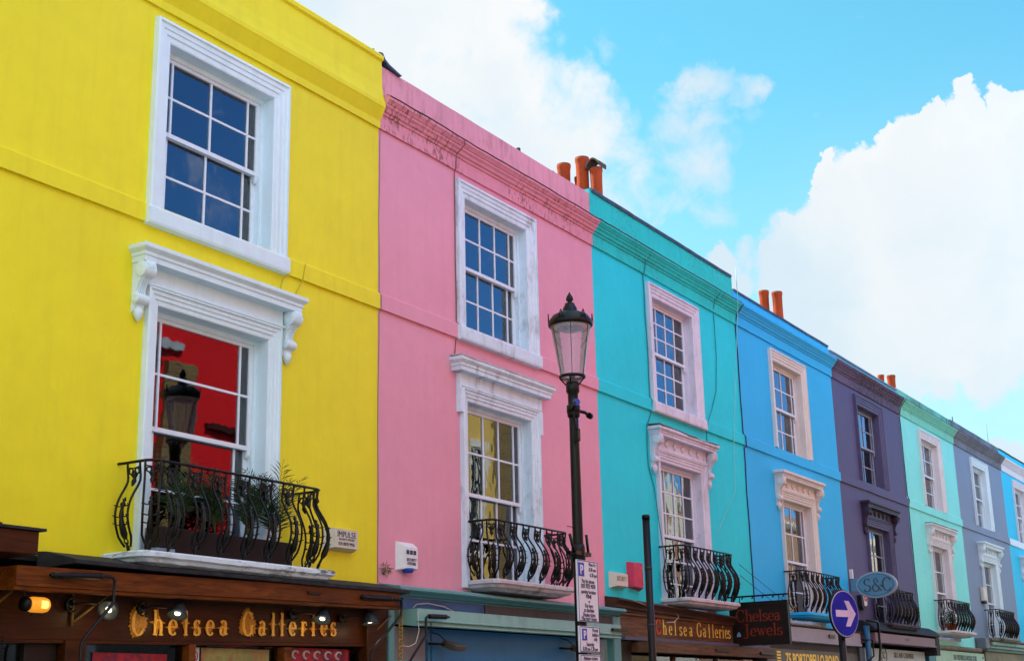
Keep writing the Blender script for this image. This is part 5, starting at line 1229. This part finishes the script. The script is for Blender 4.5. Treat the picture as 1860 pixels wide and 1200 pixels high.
cable([(11.95, -.15, 2.66), (12.0, -.16, 2.70), (12.2, -.16, 2.72), (12.5, -.16, 2.70), (12.7, -.15, 2.66)], plain('white_wire', (.5, .5, .48), .6), 'pale wire lying across the blue board', .006, .01)
cable([(11.66, -.42, 2.60), (11.68, -.42, 2.4), (11.62, -.42, 2.28), (11.50, -.42, 2.24), (11.42, -.40, 2.25)], plain('white_wire', (.5, .5, .48), .6), 'pale wire hanging between the wooden and the green boxes', .005, .01)

# ------------------------------------------------------------------ roof-line bits
o = empty('lead_saddle', (0, 0, 0), 'dark lead flap dressed over the step between the yellow and the pink parapets', 'flashing')
m = MB(); m.poly([(11.49, 8.85), (11.53, 8.885), (11.575, 8.83), (11.66, 8.79), (11.90, 8.755), (11.92, 8.772), (11.68, 8.82), (11.60, 8.855), (11.55, 8.915), (11.49, 8.905)], 'y', -.04, .30); m.build('flap', LEAD, o)
m = MB(); m.tube([(11.42, .02, 8.885), (11.44, .02, 8.93)], .02, 6); tag(m.build('roof_stub', LEADB), 'tiny dark stub on top of the yellow parapet', 'stub')
m = MB(); m.box(14.62, 14.66, .02, .06, 8.77, 8.83); tag(m.build('roof_stub', LEADB), 'tiny dark stub on top of the pink parapet', 'stub')
m = MB(); m.tube([(36.37, .05, 8.6), (36.37, .05, 8.78)], .012, 5); m.tube([(36.34, .05, 8.6), (36.33, .05, 8.68)], .01, 5); tag(m.build('roof_spike', LEADB), 'short dark spike on the grey parapet', 'spike')
m = MB(); m.tube([(40.42, .1, 8.5), (40.42, .1, 9.25)], .007, 5); tag(m.build('aerial', plain('aerial_grey', (.2, .22, .25), .5)), 'thin upright aerial on the grey parapet', 'aerial')

# ------------------------------------------------------------------ small plants
o = empty('weed', (0, 0, 0), 'dry weed rooted in the pink wall beside the yellow corner', 'weed')
m = MB(); rd = random.Random(4)
for k in range(60):
    a = rd.uniform(0, 2*PI); l = rd.uniform(.03, .07); b = Vector((11.64+rd.uniform(-.07, .06), -.01-rd.uniform(0, .03), 3.04+rd.uniform(-.05, .04))); d = Vector((math.cos(a), -abs(rd.uniform(.1, .6)), math.sin(a)*.7+.1)).normalized()
    s = d.cross(Vector((.2, 1, .3))).normalized()*.005; e = b+d*l
    m.add([b, b+d*l*.5+s, e, b+d*l*.5-s], [(0, 1, 2, 3)])
m.tube([(11.62, 0, 3.0), (11.62, -.03, 3.03)], .01, 5)
m.build('leaves', plain('dry_leaf', (.16, .14, .06), .8, 0, .4), o, recalc=False)
o = empty('potted_plant', (0, 0, 0), 'bushy plant in a terracotta pot on the mint balcony', 'potted plant')
m = MB(); m.lathe((33.05, -.22, 3.145), [(.0, 0), (.085, 0), (.11, .13), (.12, .13), (.12, .16), (.1, .16), (.09, .14), (0, .14)], 16); m.build('pot', TERRA, o)
m = MB()
for k in range(320):
    v = Vector((rd.gauss(0, .11), rd.gauss(0, .07), rd.gauss(0, .11))); b = Vector((33.05, -.22, 3.42))+v
    d = Vector((rd.uniform(-1, 1), rd.uniform(-1, 1), rd.uniform(-.6, 1))).normalized(); s = d.cross(Vector((rd.uniform(-1, 1), 1, .3))).normalized()*.016; l = .055
    m.add([b, b+d*l*.5+s, b+d*l, b+d*l*.5-s], [(0, 1, 2, 3)])
m.build('foliage', plain('bush_leaf', (.035, .09, .03), .6, 0, .4), o, recalc=False)

# ------------------------------------------------------------------ curtains
def curtain(x0, x1, z0, z1, c, label, y=.36, amp=.02, wl=.09):
    m = MB(); n = max(6, int((x1-x0)/.012)); vs = []
    for i in range(n+1):
        x = x0+(x1-x0)*i/n; yy = y+amp*math.sin(2*PI*x/wl)+amp*.4*math.sin(2*PI*x/(wl*.43)+1)
        vs += [(x, yy, z0), (x, yy, z1)]
    m.add(vs, [(2*i, 2*i+1, 2*i+3, 2*i+2) for i in range(n)], True)
    return tag(m.build('curtain', plain('cloth_%02d' % int(c[0]*97+c[1]*31+c[2]*7), c, .9, 0, .06, 4, 0), recalc=False), label, 'curtain', 'curtains behind the windows')
curtain(9.72, 10.15, 2.9, 5.15, (.12, .42, .42), 'teal curtain at the right of the yellow house balcony window')
curtain(9.50, 9.70, 2.9, 5.15, (.62, .50, .50), 'pale sheer drape beside the teal curtain')
curtain(9.78, 10.15, 5.95, 7.7, (.32, .30, .22), 'drab curtain at the right of the yellow house upper window')
curtain(14.55, 15.1, 5.95, 7.7, (.16, .20, .24), 'dark grey curtain in the pink house upper window')
curtain(14.60, 15.1, 2.9, 5.15, (.10, .16, .20), 'slate curtain in the pink house balcony window')
curtain(19.62, 20.2, 5.95, 7.7, (.42, .46, .50), 'grey curtain in the turquoise house upper window')
curtain(19.65, 20.2, 2.9, 5.15, (.30, .36, .42), 'blue-grey curtain in the turquoise house balcony window')
curtain(24.05, 24.45, 5.95, 6.9, (.75, .75, .76), 'white curtain low in the sky-blue house upper window')
curtain(24.46, 24.95, 5.95, 7.7, (.20, .16, .13), 'brown curtain beside the white one in the sky-blue house')
curtain(24.55, 25.2, 2.9, 5.15, (.14, .12, .11), 'dark curtain in the sky-blue house balcony window')
curtain(28.55, 29.0, 2.9, 5.15, (.55, .56, .6), 'pale curtain in the purple house balcony window')
curtain(33.3, 34.4, 5.95, 7.7, (.45, .38, .42), 'pinkish curtain in the mint house upper window')
curtain(38.2, 39.3, 5.95, 7.7, (.42, .44, .46), 'grey curtain in the grey house upper window')

YC = plain('cable_yellow', (.62, .52, .03), .6)
cable([(9.97, -.09, 5.84), (9.96, -.012, 5.80), (9.93, -.012, 5.70), (9.93, -.012, 5.60)], YC, 'yellow-painted wire dropping from the right end of the first upper sill', .006, .01)
cable([(10.25, -.05, 6.02), (10.22, -.045, 5.84), (10.17, -.012, 5.72), (10.13, -.012, 5.58)], YC, 'yellow-painted wire crossing the string course of the yellow house', .006, .01)
def backing(x0, x1, z0, z1, c, label):  # sheets added behind the panes to stand in for the cloud-reflection band
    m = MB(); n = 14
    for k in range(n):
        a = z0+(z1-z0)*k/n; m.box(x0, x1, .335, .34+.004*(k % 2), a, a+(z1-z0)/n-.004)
    return tag(m.build('backing', plain('backing_%02d' % int(c[0]*100), c, .8, 0, .06, 4, 0)), label, 'backing', 'added cloud-reflection bands behind the windows')
backing(8.3, 9.95, 7.28, 7.72, (.30, .36, .38), 'grey-green slatted blind sheet added for the cloud-reflection band in the yellow house upper window')
backing(13.3, 14.55, 7.42, 7.72, (.20, .26, .32), 'dim blue-grey blind sheet added for the cloud-reflection band in the pink house upper window')
